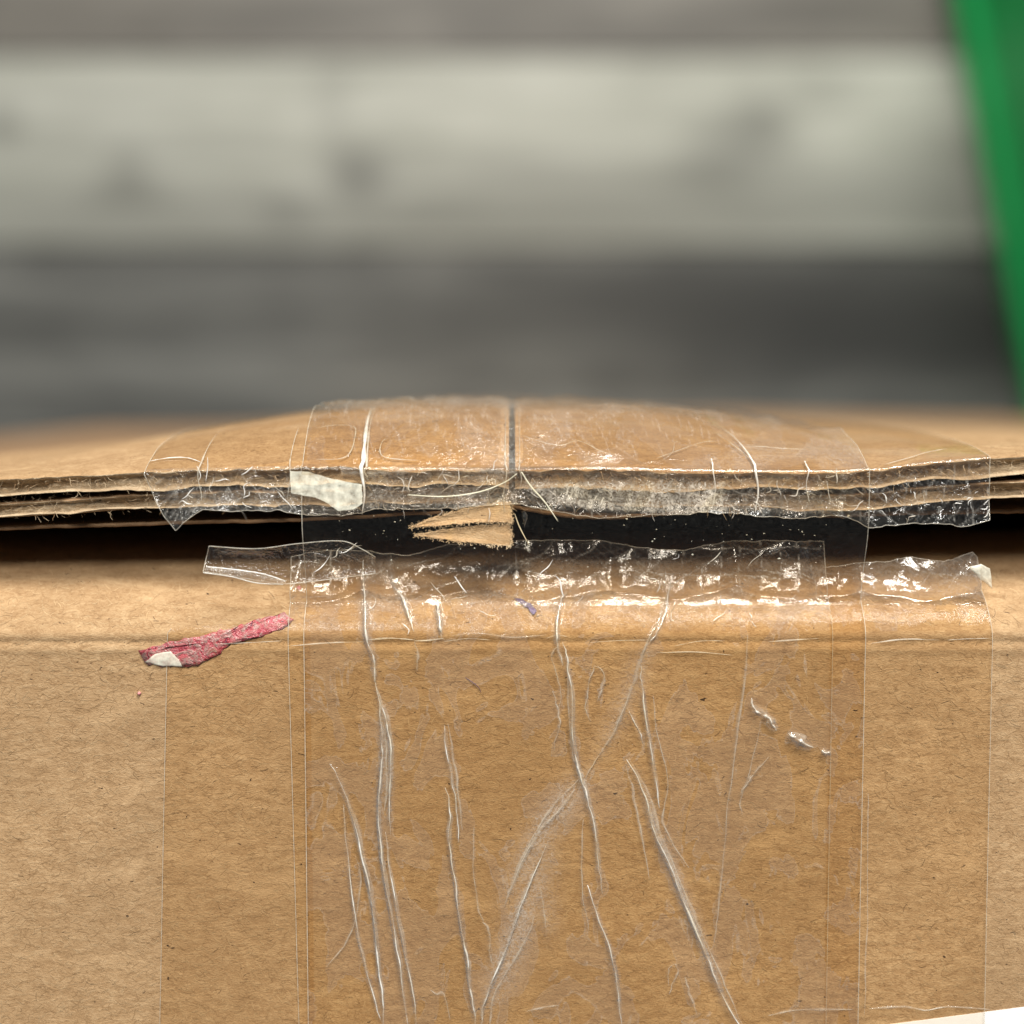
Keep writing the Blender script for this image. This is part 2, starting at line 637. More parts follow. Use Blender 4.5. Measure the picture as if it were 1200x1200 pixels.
def loft(name, rings, mat, parent, cap_last=True, cap_first=True):
    n = len(rings[0])
    v = [p for r in rings for p in r]
    f = []
    for i in range(len(rings) - 1):
        for k in range(n):
            k2 = (k + 1) % n
            f.append((i * n + k, i * n + k2, (i + 1) * n + k2, (i + 1) * n + k))
    if cap_first:
        f.append(tuple(range(n))[::-1])
    if cap_last:
        f.append(tuple((len(rings) - 1) * n + k for k in range(n)))
    o = mesh_obj(name, v, f, mat, parent)
    return o


zb = 0.24
(gx0, gy0), (gx1, gy1) = px_floor(1112, 0), px_floor(1185, 390)
ang = math.atan2(-(gx0 - gx1), gy0 - gy1)
hx, hy = 0.16, 0.22
ex, ey = math.cos(ang), math.sin(ang)
fx_, fy_ = -math.sin(ang), math.cos(ang)
# near corner of the foot just past the carton, long side running away
bcx, bcy = gx1 + ex * hx + fx_ * (hy - 0.12), gy1 + ey * hx + fy_ * (hy - 0.12)
bin_ = thing('waste_bin', 'bright green plastic bin on the plank floor at the right', 'bin', (bcx, bcy, 0))
loft('tub', [rounded_rect(bcx, bcy, hx, hy, 0.03, 0.0, ang), rounded_rect(bcx, bcy, hx, hy, 0.03, 0.02, ang), rounded_rect(bcx, bcy, hx - 0.008, hy - 0.008, 0.03, 0.026, ang),
             rounded_rect(bcx, bcy, hx - 0.05, hy - 0.05, 0.03, zb - 0.03, ang)], M['green'], bin_)
loft('lid', [rounded_rect(bcx, bcy, hx - 0.046, hy - 0.046, 0.03, zb - 0.029, ang), rounded_rect(bcx, bcy, hx - 0.048, hy - 0.048, 0.03, zb - 0.01, ang),
             rounded_rect(bcx, bcy, hx - 0.060, hy - 0.060, 0.03, zb, ang), rounded_rect(bcx, bcy, hx - 0.10, hy - 0.10, 0.03, zb + 0.004, ang)], M['green'], bin_)

# ------------------------------------------------------------------ carton surfaces as functions
YS = YP(752)                         # score line across the end panel
YT = YP(661)                         # level of the bent-over shoulder
DSH = 16.0
XL, XR, YB, DEEP = -130.0, 150.0, -240.0, 748.0
_edge = interp([(-600, 575), (0, 560), (90, 556), (170, 551), (260, 549), (350, 548), (480, 549), (600, 550), (700, 549), (850, 552), (980, 552), (1030, 549), (1090, 541), (1160, 535), (1200, 533), (1600, 520), (2600, 530)])
_rise = interp([(-1200, 0.9), (-400, 1.2), (0, 2.2), (170, 3.0), (300, 4.2), (430, 5.0), (570, 5.2), (640, 5.0), (800, 4.7), (950, 3.8), (1040, 2.7), (1160, 1.5), (1300, 0.8), (2600, 0.3)])
_lam = interp([(-600, 14), (0, 12), (170, 6.5), (330, 4.6), (600, 4.6), (800, 6.0), (1000, 8.5), (1200, 11), (2600, 14)])


def top_y(x, d):
    """height of the flaps' upper face"""
    x = np.asarray(x, dtype=float)
    d = np.asarray(d, dtype=float)
    e = YP(_edge(x))
    und = 0.10 * fbm(x / 9.0, d / 14.0, 3, 3)
    far = -3.2 * (np.clip(d - 25, 0, 1e9) / 190.0) ** 1.3 * (d < 2000)
    side = (-0.075 * np.clip(-34 - x, 0, 90) - 0.055 * np.clip(x - 50, 0, 90)) * (1 - np.exp(-d / 45.0))
    return e + _rise(x) * (1 - np.exp(-d / _lam(x))) + und * (1 - np.exp(-d / 3.0)) + np.clip(far, -24, 0) + side


def shoulder_d(x, y):
    """depth of the end panel's outer face at height y"""
    t_ = np.clip((np.asarray(y, dtype=float) - YS) / (YT - YS), 0, 0.985)
    return DSH * (1 - np.sqrt(1 - t_ ** 2)) + 0.05 * fbm(np.asarray(x) / 11.0, np.asarray(y) / 11.0, 5, 3)


def on_face(px, py, off=0.0):
    d = 0.0
    for _ in range(6):
        x, y = ray(px, py, d)
        d = float(shoulder_d(x, y)) - off
    return (x, y, d)


# ------------------------------------------------------------------ the carton
carton = thing('cardboard_carton', 'worn brown cardboard carton with its taped end split open along the edge', 'carton', (0, -0.12, 0))

# end panel with the bent-over shoulder
xs = np.concatenate([np.linspace(XL, -50, 20), np.linspace(-49.5, 49.5, 300), np.linspace(50, XR, 24)])
ys = np.concatenate([np.linspace(YB, -62, 20), np.linspace(-61, YS - 1.6, 70), np.linspace(YS - 1.5, YS + 1.5, 26)])
rows = []
for y in ys:
    d = shoulder_d(xs, np.full_like(xs, y))
    g = y - YS + 0.12 * fbm(xs / 6.0, xs * 0, 9, 3)
    d = d + 0.07 * np.exp(-(g / 0.22) ** 2) - 0.07 * np.exp(-((g - 0.75) / 0.4) ** 2) - 0.07 * np.exp(-((g + 0.7) / 0.4) ** 2)
    rows.append((xs, np.full_like(xs, y), d))
tt = np.linspace(1.5 / (YT - YS), 0.985, 60)
for t_ in tt[1:]:
    y = YS + (YT - YS) * t_
    rows.append((xs, np.full_like(xs, y), shoulder_d(xs, np.full_like(xs, y))))
last_d = rows[-1][2]
for k, dd in enumerate(np.linspace(1.0, 13.0, 12)):
    jag = 1.2 * fbm(xs / 2.2, xs * 0 + 3, 21, 4) * (k / 11.0) ** 2
    rows.append((xs, np.full_like(xs, rows[-1][1][0] + 0.02), last_d + dd + jag))
# inner liner, back down
inner = [(xs, np.full_like(xs, YT - 2.6), last_d + 12.0), (xs, np.full_like(xs, YT - 3.4), np.full_like(xs, 6.5)), (xs, np.full_like(xs, YS), np.full_like(xs, 3.0)), (xs, np.full_like(xs, YB), np.full_like(xs, 3.0))]
rows += inner
EX, EY, ED = (np.array([r[k] for r in rows]) for k in range(3))
grid_obj('end_panel', EX, EY, ED, M['kraft'], carton)


def slab(name, p0, p1, mat):
    (x0, y0, d0), (x1, y1, d1) = p0, p1
    v = [W(x, y, d) for d in (d0, d1) for y in (y0, y1) for x in (x0, x1)]
    f = [(0, 1, 3, 2), (4, 6, 7, 5), (0, 4, 5, 1), (2, 3, 7, 6), (0, 2, 6, 4), (1, 5, 7, 3)]
    return mesh_obj(name, v, f, mat, carton)


def side_panel(x0, x1):
    """upright wall of the carton; its upper edge follows the sagging flap above it"""
    ds = np.concatenate([[0.2], np.geomspace(4, DEEP, 30)])
    v, f = [], []
    for d in ds:
        ty = float(min(top_y(x0, d), top_y(x1, d))) - 1.9
        v += [W(x0, YB, d), W(x0, ty, d), W(x1, ty, d), W(x1, YB, d)]
    for i in range(len(ds) - 1):
        for k in range(3):
            f.append((4 * i + k, 4 * i + k + 1, 4 * i + k + 5, 4 * i + k + 4))
    f.append((0, 1, 2, 3))
    f.append(tuple(4 * (len(ds) - 1) + k for k in (3, 2, 1, 0)))
    return mesh_obj('side_panel', v, f, M['kraft'], carton)


side_panel(XL - 3.0, XL)
side_panel(XR, XR + 3.0)
slab('lower_panel', (XL - 3.0, YB - 3.0, 0.0), (XR + 3.0, YB, DEEP), M['kraft'])
fx = np.linspace(XL - 3.0, XR + 3.0, 40)
fv, ff = [], []
for x in fx:
    ty = float(top_y(x, DEEP - 2)) - 1.9
    fv += [W(x, YB - 3.0, DEEP), W(x, ty, DEEP), W(x, ty, DEEP + 2.0), W(x, YB - 3.0, DEEP + 2.0)]
for i in range(len(fx) - 1):
    for k in range(4):
        ff.append((4 * i + k, 4 * i + (k + 1) % 4, 4 * i + 4 + (k + 1) % 4, 4 * i + 4 + k))
ff += [(0, 1, 2, 3), tuple(4 * (len(fx) - 1) + k for k in (3, 2, 1, 0))]
mesh_obj('far_end_panel', fv, ff, M['kraft'], carton)


def flap(name, x0, x1, nx, top, thick, dstart, dend, seed, jag, mat, mate, parent):
    """a board: upper liner, ragged front edge, lower liner; top(x,d) gives the upper face"""
    xs = np.linspace(x0, x1, nx)
    ds = np.concatenate([[0, 0.15, 0.35, 0.6, 0.9, 1.3, 1.8], np.geomspace(2.4, dend, 44)])
    j = dstart + jag * fbm(xs / 1.3, xs * 0 + seed, seed, 4) + 0.6 * jag * fbm(xs / 7.0, xs * 0 + seed, seed + 9, 2)
    if name == 'inner_flap':
        j = j + 4.5 * np.exp(-((xs - XP(655)) / 4.0) ** 4) + 1.2 * np.exp(-((xs - XP(560)) / 3.0) ** 2)
    R = []
    for d in ds[::-1]:
        dd = np.where(d < 16, d + j * (1 - d / 16.0), d)
        R.append((xs, top(xs, dd) - 0.16 * np.exp(-d / 0.28), dd))
    a = grid_obj(name, *(np.array([r[k] for r in R]) for k in range(3)), mat, parent)
    # edge with two liners and a crushed core between them
    E = []
    ty = top(xs, j) - 0.16
    for k, s in enumerate(np.linspace(0, 1, 25)):
        lin = math.exp(-(s / 0.15) ** 4) + math.exp(-((1 - s) / 0.15) ** 4)
        rec = (0.45 + 0.9 * vnoise(xs / 3.0, xs * 0 + 8, seed + 51)) * (1 - min(1, lin)) + 0.20 * fbm(xs / 0.55, xs * 0 + s * 5.0, seed + 31, 3)
        if k in (0,):
            rec = xs * 0
        E.append((xs, ty - s * thick * (0.92 + 0.30 * fbm(xs / 5.0, xs * 0 + 2, seed + 61, 2)) + 0.07 * fbm(xs / 1.8, xs * 0 + s * 3.1, seed + 41, 3) * (k > 0), j + rec))
    for d in (0.6, 2, 6, 20, 60, dend):
        E.append((xs, top(xs, np.full_like(xs, d)) - 0.16 - thick + (0.1 if d < 1 else 0), j * 0 + d + dstart + 0.5))
    e = grid_obj('board_edge', *(np.array([r[k] for r in E]) for k in range(3)), mate, a)
    return a


flap('top_flap', XL - 3.0, -0.27, 420, top_y, 1.55, 0.05, DEEP - 2, 3, 0.28, M['kraft'], M['core'], carton)
flap('top_flap', 0.27, XR + 3.0, 420, top_y, 1.65, 0.05, DEEP - 2, 5, 0.28, M['kraft'], M['core'], carton)

_gapx = interp([(-600, 0.5), (0, 0.40), (90, 0.32), (200, 0.22), (400, 0.2), (700, 0.2), (1000, 0.3), (1200, 0.4), (2600, 0.6)])


def inner_top(x, d):
    return top_y(x, np.minimum(d * 0.35, 6.0)) - 0.16 - 1.60 - _gapx(x) - 0.10 * np.clip(d, 0, 40) * 0.25


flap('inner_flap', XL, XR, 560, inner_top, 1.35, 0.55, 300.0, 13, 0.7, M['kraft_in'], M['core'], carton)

# a torn liner hanging below the inner flap on the left, and a short one on the right
def liner(name, pts_top, pts_bot, d0, d1, seed):
    nx = 90
    s = np.linspace(0, 1, nx)
    A = smooth_path(pts_top, nx)
    B = smooth_path(pts_bot, nx)
    R = []
    nr = 12
    for k in range(nr):
        q = k / (nr - 1)
        px = A[:, 0] * (1 - q) + B[:, 0] * q
        py = A[:, 1] * (1 - q) + B[:, 1] * q
        d = d1 + (d0 - d1) * q ** 1.3
        XY = np.array([ray(a, b, d) for a, b in zip(px, py)])
        jy = 0.10 * fbm(s * 40, s * 0 + 1, seed, 3) * (q ** 3)
        R.append((XY[:, 0], XY[:, 1] + jy, np.full(nx, d) + 0.15 * fbm(s * 9, s * 0 + q * 2, seed + 3, 2)))
    # turned under edge so that it has thickness
    R.append((R[-1][0], R[-1][1] - 0.30, R[-1][2] + 0.10))
    R.append((R[-1][0], R[-1][1] + 0.05, R[-1][2] + 1.5))
    return grid_obj(name, *(np.array([r[k] for r in R]) for k in range(3)), M['kraft_in'], carton)


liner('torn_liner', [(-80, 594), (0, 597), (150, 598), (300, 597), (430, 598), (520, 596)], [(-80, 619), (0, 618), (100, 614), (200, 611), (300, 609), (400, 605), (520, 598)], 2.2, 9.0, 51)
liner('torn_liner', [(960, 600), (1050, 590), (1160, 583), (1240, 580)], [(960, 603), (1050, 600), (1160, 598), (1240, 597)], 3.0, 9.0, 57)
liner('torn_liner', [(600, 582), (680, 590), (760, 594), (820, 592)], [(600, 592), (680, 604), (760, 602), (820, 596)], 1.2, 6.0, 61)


WEDGES = []
# two split wedges of torn liner poking into the gap
def wedge(name, outline, depth, thick, seed):
    WEDGES.append((outline, depth))
    P = []
    n = len(outline)
    for i in range(n):
        a = np.array(outline[i], float)
        b = np.array(outline[(i + 1) % n], float)
        m = max(2, int(np.hypot(*(b - a)) / 1.6))
        for k in range(m):
            P.append(a + (b - a) * k / m)
    P = np.array(P)
    nn = len(P)
    P[:, 0] += 1.5 * fbm(np.arange(nn) * 0.45, np.zeros(nn), seed, 3)
    P[:, 1] += 1.4 * fbm(np.arange(nn) * 0.45, np.zeros(nn) + 7, seed + 2, 3)
    c = P.mean(0)
    v, f = [], []
    rings = [(1.0, thick), (1.0, 0.0), (0.93, -0.04), (0.70, 0.02), (0.35, 0.08)]
    for (s, dz) in rings:
        for p in P:
            q = c + (p - c) * s
            dd = depth + dz + 0.05 * float(fbm(q[0] / 9.0, q[1] / 6.0, seed + 5, 2))
            x, y = ray(q[0], q[1], dd)
            v.append(W(x, y, dd))
    for r in range(len(rings) - 1):
        for k in range(nn):
            k2 = (k + 1) % nn
            f.append((r * nn + k, r * nn + k2, (r + 1) * nn + k2, (r + 1) * nn + k))
    x, y = ray(c[0], c[1], depth)
    v.append(W(x, y, depth + 0.09))
    for k in range(nn):
        f.append(((len(rings) - 1) * nn + k, (len(rings) - 1) * nn + (k + 1) % nn, len(v) - 1))
    return mesh_obj(name, v, f, M['torn'], carton)


wedge('torn_paper_tab', [(480, 618), (505, 607), (540, 597), (575, 590), (598, 588), (600, 608), (598, 612), (560, 612), (520, 616)], -0.30, 0.8, 71)
wedge('torn_paper_tab', [(484, 627), (520, 620), (560, 616), (597, 614), (600, 628), (598, 640), (570, 638), (530, 634)], -0.05, 0.8, 75)

# white label low on the end panel
lab = []
for (px, py) in ((845, 1216), (1000, 1206), (1200, 1180), (1290, 1169), (1500, 1300), (845, 1300)):
    x, y, d = on_face(px, py, 0.02)
    lab.append((x, y, d - 0.06))
nl = len(lab)
lv = [W(*p) for p in lab] + [W(p[0], p[1], p[2] + 0.08) for p in lab]
mesh_obj('paper_label', lv, [tuple(range(nl))] + [(k, (k + 1) % nl, nl + (k + 1) % nl, nl + k) for k in range(nl)], M['label'], carton)


# matted fibres of the kraft liner
def fibres(name, pts_fn, n, lmin, lmax, wid, lift, parent, spread=0.6, dark=0.5, seed=1):
    r = np.random.default_rng(seed)
    V, F, T = [], [], []
    for i in range(n):
        L = r.uniform(lmin, lmax)
        a = r.normal(0, spread) + (math.pi if r.random() < 0.5 else 0)
        cur = r.normal(0, 1.1) / max(L, 0.2)
        p = pts_fn(r)
        m = 5
        w = wid * r.uniform(0.55, 1.3)
        x, y = p
        tone = r.random()
        if tone < dark:
            k = r.uniform(0.75, 1.05)
            c = (0.34 * k, 0.205 * k, 0.098 * k, 1) if r.random() > 0.03 else (0.10, 0.06, 0.03, 1)
        else:
            k = r.uniform(0.75, 1.15)
            c = (0.50 * k, 0.345 * k, 0.190 * k, 1)
        base = len(V)
        for q in range(m):
            ww = w * (1 - abs(q / (m - 1) * 2 - 1) ** 3 * 0.7)
            nx, ny = -math.sin(a), math.cos(a)
            for s in (-0.5, 0.5):
                V.append((x + nx * ww * s, y + ny * ww * s))
                T.append(c)
            x += math.cos(a) * L / (m - 1)
            y += math.sin(a) * L / (m - 1)
            a += cur * L / (m - 1)
        for q in range(m - 1):
            b = base + q * 2
            F.append((b, b + 1, b + 3, b + 2))
    V = np.array(V)
    return V, F, T


V, F, T = fibres('paper_fibres', lambda r: (r.uniform(-48, 48), r.uniform(-58, YT - 0.4)), 15000, 0.3, 1.1, 0.036, 0.02, carton, 0.55, 0.55, 3)
dd = shoulder_d(V[:, 0], V[:, 1]) - 0.022
o = mesh_obj('paper_fibres', [W(a, b, c) for (a, b), c in zip(V, dd)], F, M['fibre'], carton, True, {'tone': np.array(T)})
o['kind'] = 'stuff'
V, F, T = fibres('paper_fibres', lambda r: (r.uniform(-52, 56), abs(r.normal(0, 1)) * 13), 6000, 0.3, 1.0, 0.036, 0.02, carton, 0.5, 0.5, 4)
keep = np.abs(V[:, 0]) > 0.6
yy = top_y(V[:, 0], np.abs(V[:, 1])) + 0.02 - 0.16 * np.exp(-np.abs(V[:, 1]) / 0.28)
o = mesh_obj('paper_fibres', [W(a, c, abs(b) + 0.25) for (a, b), c in zip(V, yy)], [f for f in F if all(keep[i] for i in f)], M['fibre'], carton, True, {'tone': np.array(T)})
o['kind'] = 'stuff'

# fuzz on the ragged board edges
r = np.random.default_rng(5)
V, F, T = [], [], []
for i in range(1500):
    x = r.uniform(-47, 47)
    s = r.random()
    y = float(top_y(x, 0.05)) - 0.1 - s * 3.4
    d = 0.15 + (0.6 if s > 0.45 else 0) + r.uniform(-0.1, 0.25)
    a = r.normal(-0.4, 0.9)
    L = r.uniform(0.25, 0.9)
    c = (0.62, 0.47, 0.30, 1) if r.random() < 0.6 else (0.30, 0.18, 0.09, 1)
    P = [np.array((x, y, d))]
    for q in range(3):
        P.append(P[-1] + np.array((math.cos(a), math.sin(a), -0.30)) * L / 3)
        a += r.normal(0, 0.5)
    b = len(V)
    for q, p in enumerate(P):
        w = 0.022 * (1 - q / 4.5)
        V.append(W(p[0] - w * math.sin(a), p[1] + w * math.cos(a), p[2]))
        V.append(W(p[0] + w * math.sin(a), p[1] - w * math.cos(a), p[2]))
        T += [c, c]
    for q in range(3):
        F.append((b + 2 * q, b + 2 * q + 1, b + 2 * q + 3, b + 2 * q + 2))
for outline, dep in WEDGES:
    for i in range(420):
        e = r.integers(len(outline))
        a_ = np.array(outline[e], float)
        b_ = np.array(outline[(e + 1) % len(outline)], float)
        px, py = a_ + (b_ - a_) * r.random() + r.normal(0, 1.0, 2)
        x, y = ray(px, py, dep - 0.03)
        a = r.uniform(0, 6.28)
        L = r.uniform(0.08, 0.24)
        b = len(V)
        for q in range(3):
            w = 0.018
            V.append(W(x - w * math.sin(a), y + w * math.cos(a), dep - 0.03 - 0.03 * q))
            V.append(W(x + w * math.sin(a), y - w * math.cos(a), dep - 0.03 - 0.03 * q))
            T += [(0.70, 0.53, 0.33, 1)] * 2
            x += math.cos(a) * L / 2
            y += math.sin(a) * L / 2
            a += r.normal(0, 0.6)
        for q in range(2):
            F.append((b + 2 * q, b + 2 * q + 1, b + 2 * q + 3, b + 2 * q + 2))
o = mesh_obj('edge_fuzz', V, F, M['fibre'], carton, True, {'tone': np.array(T)})
o['kind'] = 'stuff'


# ------------------------------------------------------------------ tapes
def edge_tube(name, pts, rad, parent, mat='edge', taper=False):
    n = len(pts)
    rr = np.full(n, rad)
    if taper:
        q = np.linspace(0, 1, n)
        rr = rad * (0.15 + 0.85 * np.sin(q * math.pi) ** 0.6) * np.clip(0.9 + 1.3 * fbm(q * n * 0.22 + rad * 900 + n, q * 0 + rad * 77, 61, 2), 0.25, 2)
    v, f = tube_pts(pts, rr, 5)
    return mesh_obj(name, v, f, M[mat], parent, True)


def sheet(name, label, X, Y, Dp, mat, air, haze, crumple, edges, group=None, rad=0.032, plain=None, pmat='plain', shine=None):
    root = thing(name, label, 'tape', W(float(X.mean()), float(Y.mean()), 0.0), group)
    if shine is None:
        shine = np.ones_like(X)
    fo = grid_obj('film', X, Y, Dp, M[mat], root, True, {'air': air, 'haze': haze, 'crumple': crumple, 'shine': shine})
    if plain is not None:      # rows where the film lies flat
        fo.data.materials.append(M[pmat])
        idx = np.repeat(np.asarray(plain)[:-1].astype(np.int32), X.shape[1] - 1)
        fo.data.polygons.foreach_set('material_index', idx)
    for e in edges:
        if e == 'l':
            p = np.stack([X[:, 0], Y[:, 0], Dp[:, 0]], 1)
        elif e == 'r':
            p = np.stack([X[:, -1], Y[:, -1], Dp[:, -1]], 1)
        elif e == 't':
            p = np.stack([X[0], Y[0], Dp[0]], 1)
        else:
            p = np.stack([X[-1], Y[-1], Dp[-1]], 1)
        edge_tube('cut_edge', p, rad, root)
    return root


def px_of(x, y, d):
    """local mm -> photo pixel (for laying out wear on the film by where it lies on the carton)"""
    f = (D + d) * math.cos(TH) - y * math.sin(TH)
    b = ((D + d) * math.sin(TH) + y * math.cos(TH)) / f
    # up component of the point relative to the camera
    return 600 + FPX * x / f, PCY - FPX * b


def seam_dent(x, d):
    return -0.55 * np.exp(-(x / 0.9) ** 2) * (1 - np.exp(-d / 1.0))


def upper_tape(name, label, pl, pr, free, off, mat, seed, length, hazef, lift=0.0, d_hang=-0.12, edges='lrb', air0=0.0, pmat='plain'):
    """stuck on the flaps, over their edge, cut off along the gap; free = photo outline of the cut"""
    nx = 330
    x0, x1 = XP(pl), XP(pr)
    fx = np.array([XP(p[0]) for p in free])
    fy = np.array([YP(p[1]) for p in free])
    ss = np.concatenate([-np.geomspace(length, 0.15, 46), np.linspace(0.0, 1.0, 46)])
    X, Y, Dp, A, Hz, C = [], [], [], [], [], []
    for s in ss:
        x = np.linspace(x0, x1, nx)
        if s < 0:
            d = np.full(nx, -s)
            puff = lift * sstep(0.6, 5.0, d) * (0.6 + 0.6 * fbm(x / 5.0, d / 9.0, seed, 3)) * (0.35 + 0.65 * np.exp(-d / 30.0))
            y = top_y(x, d) + off + seam_dent(x, d) + np.clip(puff, 0, 9) + 0.04 * fbm(x / 1.7, d / 2.6, seed + 4, 3) - 0.16 * np.exp(-d / 0.28)
            cr = 0.15 + 0.5 * np.exp(-((x) / 4.0) ** 2)
            ar = air0 + 0.5 * np.exp(-(x / 1.6) ** 2)
            hz = 0.02 + 0.25 * np.exp(-((x - 0.2) / 0.8) ** 2) * np.exp(-d / 16)
        else:
            ye = top_y(x, 0.0) + off - 0.16
            yf = np.interp(x, fx, fy)
            y = ye + (yf - ye) * s
            jag = 0.16 * fbm(x / 0.8, x * 0 + 2, seed + 6, 3) * s ** 4
            y = y + jag
            d = np.full(nx, d_hang) + 0.25 * np.sin(s * math.pi) + 0.30 * s * s * fbm(x / 4.0, x * 0 + 4, seed + 8, 2) 
            kh, kc = crumple(x, y, seed + 3, 2.9)
            d = d - 0.46 * kh * min(1, s * 2.5)
            pxx, pyy = px_of(x, y, d)
            hz = hazef(pxx, pyy) + 0.40 * kc * min(1, s * 3)
            cr = 0.16 + 0 * x
            ar = 0.6 + 0 * x
        X.append(x)
        Y.append(y)
        Dp.append(d)
        A.append(ar)
        Hz.append(hz)
        C.append(cr)
    X, Y, Dp, A, Hz, C = (np.array(q) + np.zeros((1, nx)) for q in (X, Y, Dp, A, Hz, C))
    return sheet(name, label, X, Y, Dp, mat, A, Hz, C, edges, plain=ss < -0.2, pmat=pmat, shine=1.35 + 0 * X)


def lower_tape(name, label, pl, pr, free, off, mat, seed, hazef, crum, ybot=-78.0, edges='lrt', slant=(0, 0), pmat='plain'):
    """stuck down the end panel from its cut upper edge; pl/pr may lean by slant px per 400 px"""
    nx = 330
    fx = np.array([XP(p[0]) for p in free])
    fy = np.array([YP(p[1], 1.0) for p in free])
    ss = np.concatenate([np.linspace(0, 1, 70), np.linspace(1.0, 2.0, 75)[1:]])
    y1 = YP(740, 0.6)
    X, Y, Dp, A, Hz, C = [], [], [], [], [], []
    for s in ss:
        q = max(0.0, s - 1.0)
        pyc = 740 + 700 * q if s > 1 else 650 + 90 * s
        x0 = XP(pl + slant[0] * (pyc - 740) / 400.0)
        x1 = XP(pr + slant[1] * (pyc - 740) / 400.0)
        x = np.linspace(x0, x1, nx)
        yf = np.interp(x, fx, fy) + 0.15 * fbm(x / 0.9, x * 0 + 1, seed, 3)
        if s <= 1:
            y = yf + (y1 - yf) * s
        else:
            y = y1 + (ybot - y1) * q + 0 * x
        ybr = YP(705 + 9 * fbm(x / 5.0, x * 0 + 6, seed + 21, 3) - 10 * (np.abs((x / 11.0 + 0.2 * seed) % 1.0 - 0.5) * 2) ** 2)
        ds = shoulder_d(x, np.minimum(y, ybr))
        lean = np.clip(y - ybr, 0, 99) * 0.36 * sstep(0.0, 1.6, y - ybr)
        d = ds + lean - off
        pxx, pyy = px_of(x, y, d)
        k = crum * sstep(722, 690, pyy)
        kh, kc = crumple(x, y, seed, 4.6, 5)
        kh2, kc2 = crumple(x, y, seed + 40, 1.7, 4)
        kc = np.maximum(kc, 0.25 * kc2)
        d = d - k * (0.60 * kh + 0.16 * kh2) - 0.04 * (fbm(x / 3.1, y / 4.2, seed + 5, 3) + 0.5)
        hz = hazef(pxx, pyy) + 0.55 * k * kc
        X.append(x)
        Y.append(y)
        Dp.append(d)
        A.append(0.05 + 0.8 * sstep(720, 690, pyy))
        Hz.append(hz)
        C.append(0.05 + 0.02 * crum * sstep(728, 700, pyy))
    X, Y, Dp, A, Hz, C = (np.array(q) for q in (X, Y, Dp, A, Hz, C))
    return sheet(name, label, X, Y, Dp, mat, A, Hz, C, edges, plain=ss > 0.97, pmat=pmat, shine=np.where(Y > YP(712), 1.7, 0.12))


